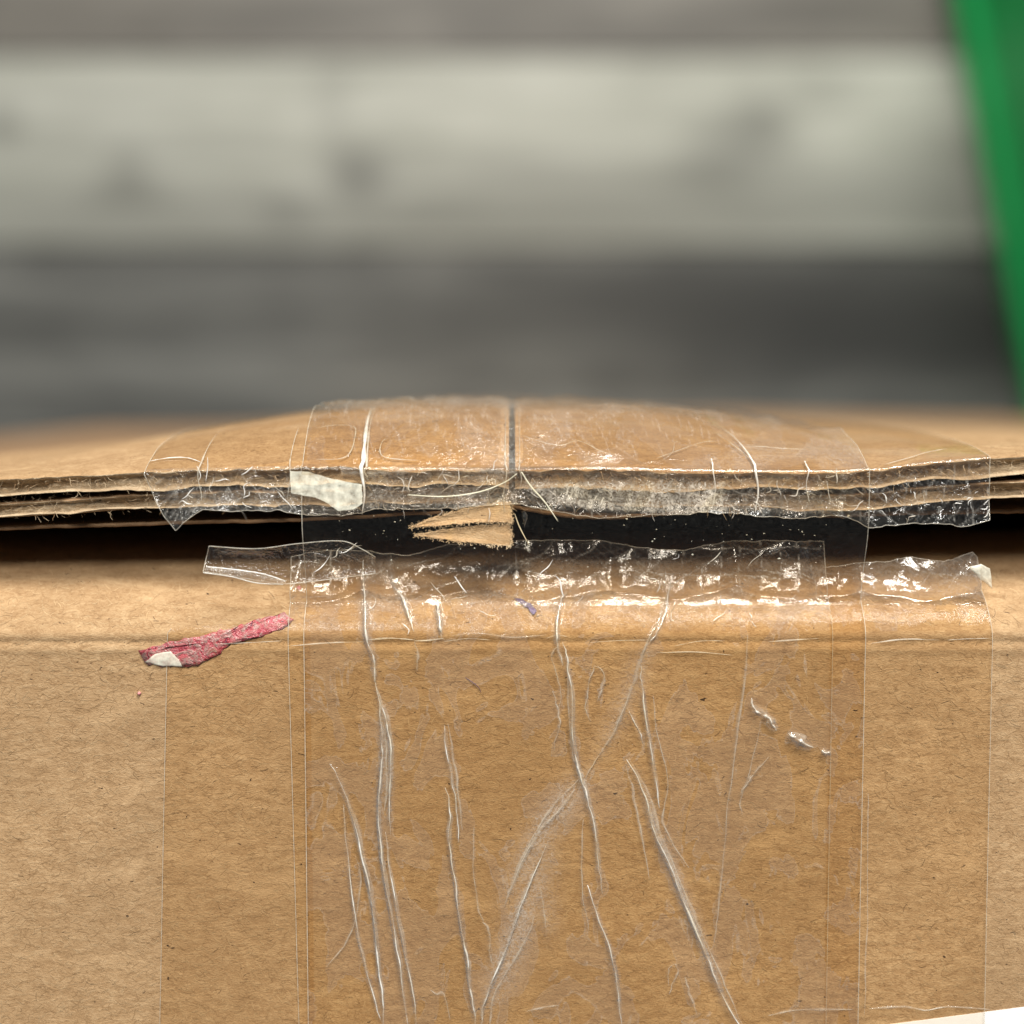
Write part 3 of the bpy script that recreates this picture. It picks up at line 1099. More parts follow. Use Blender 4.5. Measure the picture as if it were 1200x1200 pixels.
# long folds in the bridging tape over the end panel (photo outline, half-width mm, strength)
CREASES = [
    # (points, radius mm, material)
    ([(425, 668), (428, 700), (429, 745), (436, 767), (440, 800)], .15, 'crease'),
    ([(440, 800), (445, 827), (448, 867), (447, 900), (444, 950), (447, 1000), (453, 1040), (462, 1093), (470, 1140), (478, 1205)], .11, 'crease'),
    ([(441, 805), (450, 833), (458, 877), (457, 933), (457, 980)], .10, 'crease'),
    ([(451, 850), (453, 900), (451, 950)], .07, 'crease_soft'),
    ([(452, 975), (458, 1027), (467, 1077), (477, 1127), (485, 1173), (488, 1205)], .07, 'crease'),
    ([(387, 895), (400, 920), (417, 967), (430, 1027), (437, 1060), (443, 1117), (447, 1160), (450, 1205)], .10, 'crease'),
    ([(403, 943), (408, 1013), (417, 1083), (427, 1127), (440, 1173), (445, 1195)], .06, 'crease'),
    ([(417, 1003), (422, 1027), (417, 1073), (403, 1107), (383, 1133)], .045, 'crease_soft'),
    ([(457, 668), (464, 688), (473, 703), (485, 740)], .13, 'crease'),
    ([(486, 748), (489, 770), (488, 786)], .06, 'crease_soft'),
    ([(512, 703), (515, 725), (517, 748)], .14, 'crease'),
    ([(520, 850), (527, 900), (535, 940), (538, 987)], .06, 'crease'),
    ([(526, 848), (533, 900), (540, 950), (541, 973)], .05, 'crease_soft'),
    ([(522, 923), (528, 950), (527, 987), (533, 1033), (540, 1083), (547, 1120), (550, 1150), (555, 1183), (557, 1205)], .09, 'crease'),
    ([(783, 677), (775, 720), (757, 757), (742, 800), (722, 852), (697, 893), (684, 915)], .10, 'crease_soft'),
    ([(788, 672), (776, 728), (762, 752)], .08, 'crease'),
    ([(673, 925), (655, 950), (633, 973), (607, 1020), (590, 1063)], .09, 'crease_soft'),
    ([(680, 912), (650, 942), (622, 985), (600, 1030)], .05, 'crease_soft'),
    ([(640, 990), (613, 1053), (587, 1127), (567, 1177), (564, 1205)], .08, 'crease'),
    ([(627, 1073), (610, 1113), (590, 1145), (577, 1175), (573, 1205)], .06, 'crease_soft'),
    ([(634, 1040), (637, 1070), (640, 1090)], .06, 'crease_soft'),
    ([(662, 693), (655, 712), (653, 735), (654, 759), (660, 780)], .10, 'crease'),
    ([(660, 752), (665, 778), (670, 815), (672, 867), (680, 907), (688, 933), (697, 973), (702, 1017), (706, 1047)], .11, 'crease'),
    ([(664, 790), (667, 830), (671, 880), (677, 905)], .05, 'crease_soft'),
    ([(683, 960), (682, 1033), (690, 1093)], .06, 'crease_soft'),
    ([(688, 1037), (700, 1073), (715, 1113), (723, 1150), (728, 1205)], .09, 'crease'),
    ([(735, 890), (757, 933), (767, 973), (787, 1020), (807, 1070), (827, 1117), (847, 1167), (868, 1205)], .14, 'crease'),
    ([(738, 888), (760, 930), (771, 970), (792, 1020), (813, 1072), (833, 1117), (852, 1160), (872, 1204)], .07, 'crease_soft'),
    ([(752, 780), (752, 800), (757, 843), (765, 893), (772, 947)], .09, 'crease'),
    ([(738, 833), (747, 853), (755, 873)], .06, 'crease'),
    ([(734, 897), (743, 933), (753, 980), (760, 1030)], .05, 'crease_soft'),
    ([(766, 815), (770, 860), (783, 913), (777, 957), (787, 987), (807, 1017)], .05, 'crease_soft'),
    ([(880, 818), (882, 828), (892, 836), (902, 842), (906, 850), (911, 856)], .15, 'crease'),  # this and the next two are glints, modelled as short white folds
    ([(922, 859), (936, 867), (952, 876)], .19, 'crease'),
    ([(962, 879), (968, 882), (974, 881)], .12, 'crease'),
    ([(900, 887), (885, 905), (876, 917), (868, 932)], .08, 'crease_soft'),
    ([(648, 810), (653, 830), (655, 850), (648, 880)], .05, 'crease_soft'),
    ([(655, 755), (647, 768), (655, 800), (657, 830)], .05, 'crease_soft'),
    ([(697, 780), (690, 800), (687, 830), (692, 845)], .06, 'crease_soft'),
    ([(697, 780), (707, 788), (706, 806), (700, 822)], .06, 'crease_soft'),
    ([(556, 970), (555, 1020), (560, 1060), (566, 1080)], .05, 'crease_soft'),
    ([(566, 1080), (572, 1090), (575, 1120), (580, 1135)], .06, 'crease_soft'),
    ([(505, 1160), (512, 1165), (520, 1165), (527, 1195)], .05, 'crease_soft'),
    ([(783, 1165), (790, 1150), (795, 1138), (790, 1130), (783, 1138), (784, 1155)], .06, 'crease_soft'),
    ([(803, 1145), (808, 1165), (818, 1190)], .05, 'crease_soft'),
    ([(877, 745), (873, 790), (862, 870), (852, 960), (842, 1060), (838, 1105)], .05, 'crease_soft'),
    ([(890, 855), (880, 900), (868, 935), (870, 955)], .04, 'crease_soft'),
    ([(530, 745), (560, 742), (600, 747), (640, 744)], .05, 'crease_soft'),
    ([(1017, 930), (1018, 1000), (1015, 1100), (1013, 1190)], .04, 'crease_soft'),
    ([(617, 1185), (640, 1180), (655, 1178)], .05, 'crease_soft'),
    ([(900, 1190), (930, 1184), (965, 1183), (1000, 1183)], .06, 'crease_soft'),
    ([(1020, 1182), (1060, 1180), (1085, 1184), (1110, 1180), (1160, 1183)], .07, 'crease_soft'),
]


MILKY = [([(690, 905), (655, 948), (622, 1000), (596, 1060)], .55, 'crease'), ([(640, 985), (622, 1050), (600, 1110), (575, 1180)], .60, 'crease'), ([(640, 1030), (640, 1100)], .45, 'crease_soft'),
         ([(760, 750), (735, 815), (700, 890)], .45, 'crease_soft'), ([(449, 830), (452, 900), (450, 960)], .30, 'crease_soft'), ([(432, 690), (432, 745)], .35, 'crease_soft'), ([(745, 905), (790, 1020), (850, 1170)], .30, 'crease_soft')]


def crease_field(px, py, lines=CREASES, mm_per_px=0.0728):
    """ridge height (mm) and whitening that the folds give the film"""
    px = np.asarray(px, float)
    py = np.asarray(py, float)
    hgt = np.zeros_like(px)
    wht = np.zeros_like(px)
    for pts, rad, mat in lines:
        P = smooth_path(pts, max(8, 4 * len(pts)))
        w = (rad * 1.5 + 0.03) / mm_per_px
        near = (px > P[:, 0].min() - 6 * w) & (px < P[:, 0].max() + 6 * w) & (py > P[:, 1].min() - 6 * w) & (py < P[:, 1].max() + 6 * w)
        if not near.any():
            continue
        qx, qy = px[near], py[near]
        best = np.full(qx.shape, 1e9)
        tb = np.zeros(qx.shape)
        m = len(P) - 1
        for i in range(m):
            ax, ay = P[i]
            vx, vy = P[i + 1] - P[i]
            u = np.clip(((qx - ax) * vx + (qy - ay) * vy) / (vx * vx + vy * vy + 1e-9), 0, 1)
            e = np.hypot(qx - ax - u * vx, qy - ay - u * vy)
            k = e < best
            best[k] = e[k]
            tb[k] = (i + u[k]) / m
        amp = np.sin(np.clip(tb, 0.02, 0.98) * math.pi) ** 0.5
        soft = 0.5 if mat == 'crease_soft' else 1.0
        g = np.exp(-(best / w) ** 2)
        h0 = hgt[near]
        hgt[near] = np.maximum(h0, g * amp * rad * 2.0 * soft)
        w0 = wht[near]
        wht[near] = np.maximum(w0, np.exp(-(best / (w * 1.5)) ** 2) * amp * soft)
    return hgt, wht


def bridge_tape(name, label, pl, pr, off, mat, seed, length=150.0):
    nx = 540
    x0, x1 = XP(pl), XP(pr)
    ss = np.concatenate([-np.geomspace(length, 0.15, 48), np.linspace(0, 1, 80), np.linspace(1, 1.72, 190)[1:], [1.85, 2.0]])
    yA = YP(598)
    yB = YP(706, 0.6)
    X, Y, Dp, A, Hz, C = [], [], [], [], [], []
    for s in ss:
        x = np.linspace(x0, x1, nx)
        dep = np.zeros(nx)
        if s < 0:
            d = np.full(nx, -s)
            kt, ktc = crumple(x, d * 0.8, seed + 60, 4.5, 4)
            tk = sstep(0.3, 1.5, d) * (0.35 + 0.65 * sstep(0.45, 0.7, vnoise(x / 8.0, d / 9.0, 91)) + 0.6 * np.exp(-(x / 3.0) ** 2))
            puff = 1.5 * sstep(1.0, 6.0, d) * np.clip(0.45 + fbm(x / 6.0, d / 10.0, seed, 3), 0, 2) * np.exp(-d / 35.0)
            y = top_y(x, d) + off + 0.7 * seam_dent(x, d) + puff + 0.03 * fbm(x / 2.0, d / 3.0, seed + 4, 3) + 0.34 * kt * tk - 0.16 * np.exp(-d / 0.28)
            ar = 0.22 + 0.5 * np.exp(-(x / 1.6) ** 2)
            hz = 0.015 + 0.10 * sstep(0.52, 0.72, vnoise(x / 3.5, d / 2.5, 95)) * np.exp(-d / 20.0) + 0.22 * ktc * np.clip(tk, 0, 1) + 0.12 * np.exp(-((x + 0.3) / 0.9) ** 2) * np.exp(-d / 16)
            cr = 0.08 + 0.25 * np.exp(-((x) / 4.0) ** 2)
        else:
            ye = top_y(x, 0.0) + off - 0.16
            ybot = -80.0
            if s <= 1:
                y = ye + (yB - ye) * s
            else:
                y = yB + (ybot - yB) * (s - 1) + 0 * x
            dB = shoulder_d(x, np.full(nx, yB)) - off - 0.35
            dA = -0.55
            w = np.clip((ye - y) / (ye - yB), 0, 1)
            d = np.where(y > yB, dA + (dB - dA) * sstep(0.35, 1.0, w) + 0.10 * fbm(x / 5.0, y / 2.0, seed + 8, 3) - 0.05 * crumple(x, y, seed + 2, 3.4)[0] * sstep(0.0, 0.3, w) * sstep(1.0, 0.9, w), shoulder_d(x, np.minimum(y, yB)) - off - 0.35 * np.exp(-(yB - y) / 2.0))
            d = d - 0.035 * (fbm(x / 3.3, y / 5.1, seed + 9, 3) + 0.5) * (y <= yB)
            pxx, pyy = px_of(x, y, d)
            inner_ = sstep(0, 1, sstep(598, 612, pyy) * sstep(690, 660, pyy))
            hz = 0.003 + 0.008 * inner_
            cr = 0.08 + 0.12 * sstep(690, 712, pyy) * sstep(735, 712, pyy)
            ar = 0.05 + 0.5 * sstep(720, 700, pyy)
        X.append(x)
        Y.append(y)
        Dp.append(d)
        A.append(ar)
        Hz.append(hz)
        C.append(cr)
    X, Y, Dp, A, Hz, C = (np.array(q) + np.zeros((1, nx)) for q in (X, Y, Dp, A, Hz, C))
    low = np.array(ss) > 0
    pxx, pyy = px_of(X[low], Y[low], Dp[low])
    ch, cw = crease_field(pxx, pyy)
    Dp[low] -= ch
    _, mw = crease_field(pxx, pyy, MILKY)
    Hz[low] += 0.14 * cw + 0.26 * mw
    A[low] += 0.35 * cw
    shine = np.where(np.array(ss)[:, None] < 0, 0.5 + 0.6 * sstep(5, 16, Dp), np.where(Y < YP(770), 0.8, np.where(Y < YP(700), 0.16, 0.9)))
    shine[low] += 1.6 * cw
    return sheet(name, label, X, Y, Dp, mat, A, Hz, C, 'lr', rad=0.04, shine=shine), (X, Y, Dp)


def box_mask(px, py, x0, x1, y0, y1, f=8.0):
    return sstep(x0 - f, x0 + f, px) * sstep(x1 + f, x1 - f, px) * sstep(y0 - 4, y0 + 4, py) * sstep(y1 + 4, y1 - 4, py)


def haze_ul(px, py):
    h = 0.03 + 0.14 * box_mask(px, py, 200, 600, 572, 608) * (0.3 + ridged(px / 30.0, py / 9.0, 33, 3)) + 0.16 * box_mask(px, py, 430, 600, 552, 600) * (0.4 + vnoise(px / 16, py / 3.0, 4))
    h = h + 0.35 * np.exp(-((py - (551 + 3 * np.sin(px / 30))) / 2.6) ** 2) * (px > 400)
    return np.clip(h, 0, 0.9)


def haze_ur(px, py):
    # white shredded residue right of the seam
    lowb = np.interp(px, [600, 620, 650, 690, 740, 820, 860, 1000, 1050, 1170], [568, 574, 590, 596, 598, 606, 598, 590, 560, 556])
    h = 0.03 + 0.58 * box_mask(px, py, 612, 850, 566, 640) * sstep(lowb + 3, lowb - 3, py) * (0.35 + vnoise(px / 3.2, py / 18.0, 8))
    h = h + 0.16 * box_mask(px, py, 600, 1000, 552, 600) * ridged(px / 26.0, py / 8.0, 37, 3)
    h = h + 0.10 * box_mask(px, py, 800, 985, 582, 602)
    return np.clip(h, 0, 0.9)


def haze_l(px, py):
    h = 0.004 + 0.24 * box_mask(px, py, 430, 985, 656, 716, 14) * ridged(px / 40.0, py / 16.0, 14, 2)
    h = h + 0.05 * box_mask(px, py, 340, 985, 695, 735, 14)
    return np.clip(h, 0, 0.8)


ul = upper_tape('packing_tape', 'clear packing tape on the left flap, its slit edge ending in a pointed tip', 171, 606,
                [(171, 556), (183, 585), (197, 610), (207, 622), (217, 612), (240, 596), (275, 600), (330, 597), (360, 603), (400, 604), (440, 597), (520, 596), (606, 590)],
                0.05, 'tape_thin', 101, 150.0, haze_ul, 0.35, edges='lb', pmat='plain_top')
ur = upper_tape('packing_tape', 'clear packing tape hanging over the right flap edge with cardboard crumbs stuck to it', 594, 1158,
                [(594, 588), (640, 597), (700, 607), (760, 603), (830, 600), (870, 602), (930, 607), (985, 603), (1017, 618), (1060, 614), (1100, 613), (1125, 617), (1158, 609)],
                0.11, 'tape', 131, 170.0, haze_ur, 0.25, edges='rb', pmat='plain_top')
ll = lower_tape('packing_tape', 'clear slit tape with crumpled upper edge on the end panel below the gap', 336, 978,
                [(336, 655), (380, 647), (440, 652), (475, 655), (520, 643), (560, 640), (603, 637), (700, 637), (750, 645), (800, 648), (850, 642), (900, 637), (978, 638)],
                0.14, 'tape_thin', 151, haze_l, 1.0, slant=(7, 0))
ll2 = lower_tape('packing_tape', 'wide clear tape down the left of the end panel, below the red scrap', 194, 362,
                 [(194, 734), (300, 728), (362, 722)],
                 0.10, 'tape_thin', 171, lambda a, b: 0.0 * a, 0.0, slant=(-17, 0), edges='l', pmat='plain_gloss')
lr = lower_tape('packing_tape', 'clear slit tape at the right of the end panel with one curled pale corner', 975, 1166,
                [(975, 668), (1017, 665), (1050, 662), (1080, 657), (1130, 661), (1160, 652), (1166, 660)],
                0.19, 'tape', 181, lambda a, b: 0.10 * box_mask(a, b, 1000, 1170, 640, 700), 0.45, slant=(0, 2), edges='rt', pmat='plain_gloss')
br, (BX, BY, BD) = bridge_tape('packing_tape', 'newer clear tape bridging the dark gap from flaps to end panel', 355, 1016, 0.24, 'tape', 201)


# loose folded strip of the slit tape, left of the bridge
def loose_strip():
    top = smooth_path([(245, 640), (300, 643), (350, 637), (400, 634), (425, 644), (440, 653)], 60)
    bot = smooth_path([(238, 670), (270, 674), (300, 680), (330, 684), (360, 682), (440, 672)], 60)
    X, Y, Dp = [], [], []
    for q in np.linspace(0, 1, 16):
        px = top[:, 0] * (1 - q) + bot[:, 0] * q
        py = top[:, 1] * (1 - q) + bot[:, 1] * q
        dep = -0.9 + 1.3 * np.linspace(0, 1, 60) ** 2 + 0.5 * math.sin(q * 3.1) + 0.25 * fbm(px / 30.0, py / 14.0, 77, 3)
        P = np.array([ray(a, b, c_) for a, b, c_ in zip(px, py, dep)])
        X.append(P[:, 0])
        Y.append(P[:, 1])
        Dp.append(dep)
    X, Y, Dp = np.array(X), np.array(Y), np.array(Dp)
    z = np.zeros_like(X)
    rt = sheet('tape_strip', 'loose curled sliver of slit clear tape sticking out left of the bridging tape', X, Y, Dp, 'tape_thin', z + 0.5, z + 0.015, z + 0.35, 'ltb', rad=0.045)
    # folded lower lip
    a = smooth_path([(242, 664), (280, 668), (310, 673), (335, 681)], 40)
    b = smooth_path([(238, 671), (272, 676), (300, 683), (332, 685)], 40)
    X, Y, Dp = [], [], []
    for q in np.linspace(0, 1, 5):
        pp = a * (1 - q) + b * q
        dep = -1.15 - 0.25 * math.sin(q * 3.1) + 1.0 * np.linspace(0, 1, 40) ** 2
        P = np.array([ray(u, w, c_) for (u, w), c_ in zip(pp, dep)])
        X.append(P[:, 0])
        Y.append(P[:, 1])
        Dp.append(dep)
    X, Y, Dp = np.array(X), np.array(Y), np.array(Dp)
    z = np.zeros_like(X)
    grid_obj('folded_lip', X, Y, Dp, M['tape_thin'], rt, True, {'air': z, 'haze': z + 0.18, 'crumple': z + 0.4, 'shine': z + 1})
    for e in (0, -1):
        edge_tube('cut_edge', np.stack([X[e], Y[e], Dp[e]], 1), 0.05, rt, 'crease')
    return rt


ls = loose_strip()

# ------------------------------------------------------------------ creases in the bridging tape over the end panel
def fold_ribbon(name, Q, lat, w, mat, core, parent):
    """a pinch of film folded over to one side: asymmetric ridge, its glint painted as a thin white crest"""
    Q = np.asarray(Q, float)
    n = len(Q)
    prof = [(-1.0, -0.10), (-0.45, 0.50), (0.05, 0.80), (0.55, 0.55), (1.05, 0.16), (0.95, 0.02)]
    v, f, mi = [], [], []
    for i in range(n):
        for (a, h) in prof:
            v.append(W(Q[i, 0] + lat[i, 0] * a * w[i], Q[i, 1] + lat[i, 1] * a * w[i], Q[i, 2] - h * w[i] * 0.5))
    m = len(prof)
    for i in range(n - 1):
        for k in range(m - 1):
            f.append((i * m + k, i * m + k + 1, (i + 1) * m + k + 1, (i + 1) * m + k))
            mi.append(0)
    crest = np.stack([Q[:, 0] + lat[:, 0] * 0.05 * w, Q[:, 1] + lat[:, 1] * 0.05 * w, Q[:, 2] - 0.8 * 0.5 * w], 1)
    cv, cf = tube_pts(crest, np.maximum(core, 0.006), 4)
    b0 = len(v)
    v += cv
    for q in cf:
        f.append(tuple(b0 + j for j in q))
        mi.append(1)
    o = mesh_obj(name, v, f, M['fold_film'], parent, True)
    o.data.materials.append(M[mat])
    o.data.polygons.foreach_set('material_index', np.array(mi, dtype=np.int32))
    return o


for ci, (pts, rad, mat) in enumerate(CREASES):
    P = smooth_path(pts, max(10, 7 * len(pts)))
    n = len(P)
    k = 2.2 * fbm(np.arange(n) * 0.30 + pts[0][0], np.arange(n) * 0.0, 3, 3)
    Q = []
    for (a, b), j in zip(P, k):
        x, y, d = on_face(a + j, b, 0.27)
        if b < 706:
            d -= 0.25
        Q.append((x, y, d))
    Q = np.array(Q)
    T = np.gradient(Q[:, :2], axis=0)
    T /= np.maximum(np.linalg.norm(T, axis=1, keepdims=True), 1e-9)
    sgn = 1 if ci % 3 else -1
    lat = np.stack([T[:, 1], -T[:, 0]], 1) * sgn
    q = np.linspace(0, 1, n)
    taper = np.sin(np.clip(q, 0.01, 0.99) * math.pi) ** 0.5
    var = np.clip(0.95 + 1.5 * fbm(q * n * 0.16 + ci * 7.7, q * 0, 61, 2), 0.35, 2.2)
    wid = rad * (1.9 if mat == 'crease' else 1.5) * taper * var + 0.01
    core = rad * (0.62 if mat == 'crease' else 0.32) * taper * np.clip(0.9 + 2.6 * fbm(q * n * 0.33 + ci * 3.1, q * 0 + 5, 67, 2), 0.05, 2.0)
    fold_ribbon('crease', Q, lat, wid, mat, core, br)

# painted white highlights along the score under the tape, left and right
SCORE = [((340, 757), (428, 752), .06, ll), ((430, 750), (486, 750), .09, ll), ((486, 751), (520, 748), .08, ll), ((520, 752), (575, 750), .05, ll), ((250, 755), (330, 751), .05, ll2),
         ((690, 753), (760, 750), .05, ll), ((790, 757), (850, 751), .05, ll), ((900, 752), (960, 748), .06, lr), ((1020, 754), (1100, 750), .06, lr), ((1110, 750), (1160, 748), .05, lr), ((640, 748), (665, 746), .05, ll), ((770, 765), (860, 768), .04, ll)]
for a, b, rad, par in SCORE:
    m = ((a[0] + b[0]) / 2, (a[1] + b[1]) / 2 + random.uniform(-3, 3))
    Q = [on_face(p[0], p[1], 0.22) for p in smooth_path([a, m, b], 16)]
    edge_tube('score_highlight', Q, rad, par, 'crease_soft', True)

# creases where the tapes run over the flaps: vertical folds from the top edge to the cut
def top_fold(xpx, dlen, ybot, rad, mat, par, wob=0.0, offy=0.35):
    x0 = XP(xpx)
    pts = []
    for d in np.geomspace(dlen, 0.2, 16):
        pts.append((x0 + wob * d * 0.1, float(top_y(x0, d)) + offy, d))
    y0 = float(top_y(x0, 0)) + 0.1
    y1 = YP(ybot)
    for q in np.linspace(0, 1, 8):
        pts.append((x0 + 0.15 * math.sin(q * 5 + xpx), y0 + (y1 - y0) * q, -0.45))
    return edge_tube('fold', pts, rad, par, mat, True)


top_fold(426, 16, 602, .20, 'crease', br, -0.4)
top_fold(430, 14, 560, .12, 'crease_soft', br, -0.4)
top_fold(236, 10, 587, .07, 'edge', ul)
top_fold(340, 5, 598, .06, 'edge', ul)
top_fold(885, 14, 600, .12, 'crease', br, -1.6)
top_fold(835, 1, 600, .13, 'crease', br)
top_fold(945, 1, 590, .13, 'crease', br)
top_fold(592, 30, 600, .07, 'crease_soft', br, 0, 0.2)
top_fold(609, 26, 580, .06, 'crease_soft', br, 0, 0.2)


# outlines of unstuck bubbles on the flaps (closed loops in x px / depth mm)
def bubble(loop, rad, par, offy=0.32, mat='crease_soft'):
    P = smooth_path(loop, 36)
    Q = []
    for (px, d) in P:
        x = XP(px)
        Q.append((x, float(top_y(x, max(d, 0.05))) + offy, d))
    edge_tube('bubble_outline', Q, rad * 0.7, par, mat, True)


bubble([(362, 4.8), (385, 5.2), (408, 4.6), (412, 2.5), (409, 1.0), (398, 0.45), (370, 0.4)], .10, br)
bubble([(452, 2.6), (446, 2.2), (444, 1.2), (450, 0.6), (470, 0.4), (490, 0.35)], .10, br)
bubble([(608, 3.2), (640, 2.2), (660, 2.0), (680, 2.6), (705, 1.4), (728, 0.9)], .07, br)
bubble([(770, 0.8), (800, 2.0), (830, 3.6), (850, 4.2)], .07, br)
bubble([(775, 0.5), (790, 1.6), (795, 3.0), (800, 3.4)], .06, br)
bubble([(880, 3.2), (900, 3.6), (925, 3.5), (960, 3.7)], .07, br)
bubble([(850, 6.5), (870, 3.0), (882, 1.2), (890, 0.3)], .09, br)
bubble([(1035, 0.2), (1070, 1.2), (1100, 2.6), (1125, 3.6)], .07, ur, 0.2)
bubble([(172, 1.2), (190, 1.6), (212, 1.5), (228, 0.9), (240, 0.3)], .09, ul, 0.2, 'crease')


# crumpled glints along the slit edges
def glints(n, x0, x1, y0, y1, dep, par, seed, lmin, lmax, rmin, rmax, slope=0.6, name='crumple_glint'):
    r = np.random.default_rng(seed)
    for i in range(n):
        px, py = r.uniform(x0, x1), r.uniform(y0, y1)
        a = r.normal(-0.5, slope) + (math.pi / 2 if r.random() < 0.35 else 0)
        L = r.uniform(lmin, lmax)
        pts = []
        for q in range(4):
            pts.append((px, py))
            px += math.cos(a) * L / 3
            py += math.sin(a) * L / 3
            a += r.normal(0, 0.55)
        Q = []
        for (u, w) in smooth_path(pts, 9):
            if dep is None:
                Q.append(on_face(u, w, 0.42) if w > 690 else (*ray(u, w, 0.1), 0.1))
            else:
                x, y = ray(u, w, dep)
                Q.append((x, y, dep))
        edge_tube(name, Q, r.uniform(rmin, rmax), par, 'crease' if r.random() < 0.6 else 'crease_soft', True)


glints(3, 430, 620, 660, 705, 0.05, ll, 1, 12, 42, .03, .075)
glints(3, 600, 790, 660, 705, 0.05, ll, 2, 12, 42, .03, .075)
glints(3, 770, 975, 645, 690, 0.05, ll, 3, 10, 30, .03, .07)
glints(5, 350, 430, 640, 672, 0.00, ls, 4, 10, 34, .03, .06, 0.3)
glints(10, 430, 990, 700, 735, None, ll, 5, 8, 26, .025, .05)
glints(30, 440, 600, 553, 600, -0.45, ul, 6, 6, 22, .02, .05)
glints(14, 190, 340, 555, 592, -0.40, ul, 7, 8, 30, .03, .06)
glints(30, 610, 850, 560, 600, -0.45, ur, 8, 5, 16, .02, .05, 1.2)
glints(20, 850, 1000, 555, 600, -0.50, ur, 9, 8, 24, .03, .06)
glints(26, 1020, 1155, 575, 608, -0.35, ur, 10, 5, 14, .02, .045, 1.2, 'caught_fibre')


def shards(n, cx, x1, y0, y1, par, seed, lmin, lmax, dep=0.0, wmin=3, wmax=11, angs=(-0.5, 0.7), knots=None):
    """puckered facets of the slit film, each a small bent strip of clear film"""
    r = np.random.default_rng(seed)
    for i in range(n):
        px, py = r.uniform(cx, x1), r.uniform(y0, y1)
        a = r.normal(*angs)
        if knots and r.random() < 0.55:
            kx, ky = knots[r.integers(len(knots))]
            a = r.uniform(-math.pi, math.pi) * 0.95
            rad = r.uniform(4, 22)
            px, py = kx + math.cos(a) * rad, ky + math.sin(a) * rad * 0.7
        L = r.uniform(lmin, lmax)
        w = r.uniform(wmin, wmax)
        m = 8
        bend = r.normal(0, 0.5)
        tilt = r.uniform(-1, 1)
        dd = dep + r.uniform(-0.35, 0.25)
        X, Y, Dp = (np.zeros((4, m)) for _ in range(3))
        for q in range(m):
            u = q / (m - 1)
            ww = w * (0.08 + (1 - u) * (0.6 + 0.4 * math.sin(7 * u + i)))
            for k in range(4):
                f = k / 3 - 0.5
                gx = px - math.sin(a) * ww * f
                gy = py + math.cos(a) * ww * f
                zz = dd - 0.06 * w * tilt * f * 0.5 - 0.12 * math.cos(f * 3.1) + 0.25 * (u - 0.5) * bend
                X[k, q], Y[k, q] = ray(gx, gy, zz)
                Dp[k, q] = zz
            px += math.cos(a) * L / (m - 1)
            py += math.sin(a) * L / (m - 1)
            a += bend / (m - 1)
        hz = np.full_like(X, r.uniform(0.01, 0.16))
        hz[1:3] *= 0.35
        one = np.ones_like(X)
        grid_obj('pucker', X, Y, Dp, M['tape_thin'], par, True, {'air': one, 'haze': hz, 'crumple': one * 0.5, 'shine': one})


shards(6, 430, 620, 662, 705, ll, 41, 18, 60, 0.15, knots=[(612, 688), (520, 690)])
shards(7, 600, 790, 662, 705, ll, 42, 18, 70, 0.15, knots=[(612, 688), (660, 695), (785, 678)])
shards(7, 775, 970, 646, 690, ll, 43, 12, 40, 0.15, angs=(0.2, 1.1))
shards(3, 355, 430, 640, 672, ls, 44, 15, 50, 0.0, angs=(0.1, 0.3))
shards(8, 610, 850, 560, 600, ur, 45, 8, 24, -0.35, angs=(1.4, 0.4))
shards(7, 850, 1000, 554, 600, ur, 46, 12, 40, -0.4, angs=(0.2, 0.8))
shards(9, 195, 600, 556, 600, ul, 47, 12, 50, -0.35, angs=(0.1, 0.5))

# ------------------------------------------------------------------ small things
def patch(name, label, cat, outline, dep, mat, seed, face=False, thick=0.06, bulge=0.08, tilt=0.0, rag=0.8):
    P = []
    n = len(outline)
    for i in range(n):
        a = np.array(outline[i], float)
        b = np.array(outline[(i + 1) % n], float)
        m = max(2, int(np.hypot(*(b - a)) / 3.0))
        for k in range(m):
            P.append(a + (b - a) * k / m)
    P = np.array(P)
    nn = len(P)
    P += rag * np.stack([fbm(np.arange(nn) * 0.6, np.zeros(nn), seed, 3), fbm(np.arange(nn) * 0.6, np.zeros(nn) + 7, seed + 2, 3)], 1)
    c = P.mean(0)
    v, f = [], []
    rings = [(1.0, thick), (1.0, 0.0), (0.8, -0.5), (0.5, -1.0), (0.2, -1.0)]
    for (s, dz) in rings:
        for p in P:
            q = c + (p - c) * s
            off = (dz if dz >= 0 else dz * bulge) + (0.02 + 0.8 * bulge) * float(fbm(q[0] / 8.0, q[1] / 6.0, seed, 3)) * (dz < 0)
            if face:
                x, y, d = on_face(q[0], q[1], dep)
                d += off
            else:
                d = dep + off + tilt * (c[1] - q[1]) * 0.0728
                x, y = ray(q[0], q[1], d)
            v.append(W(x, y, d))
    for r_ in range(len(rings) - 1):
        for k in range(nn):
            k2 = (k + 1) % nn
            f.append((r_ * nn + k, r_ * nn + k2, (r_ + 1) * nn + k2, (r_ + 1) * nn + k))
    f.append(tuple((len(rings) - 1) * nn + k for k in range(nn)))
    if label is None:
        return v, f
    o = mesh_obj(name, v, f, M[mat], None, bulge > 0)
    return tag(o, label, cat)


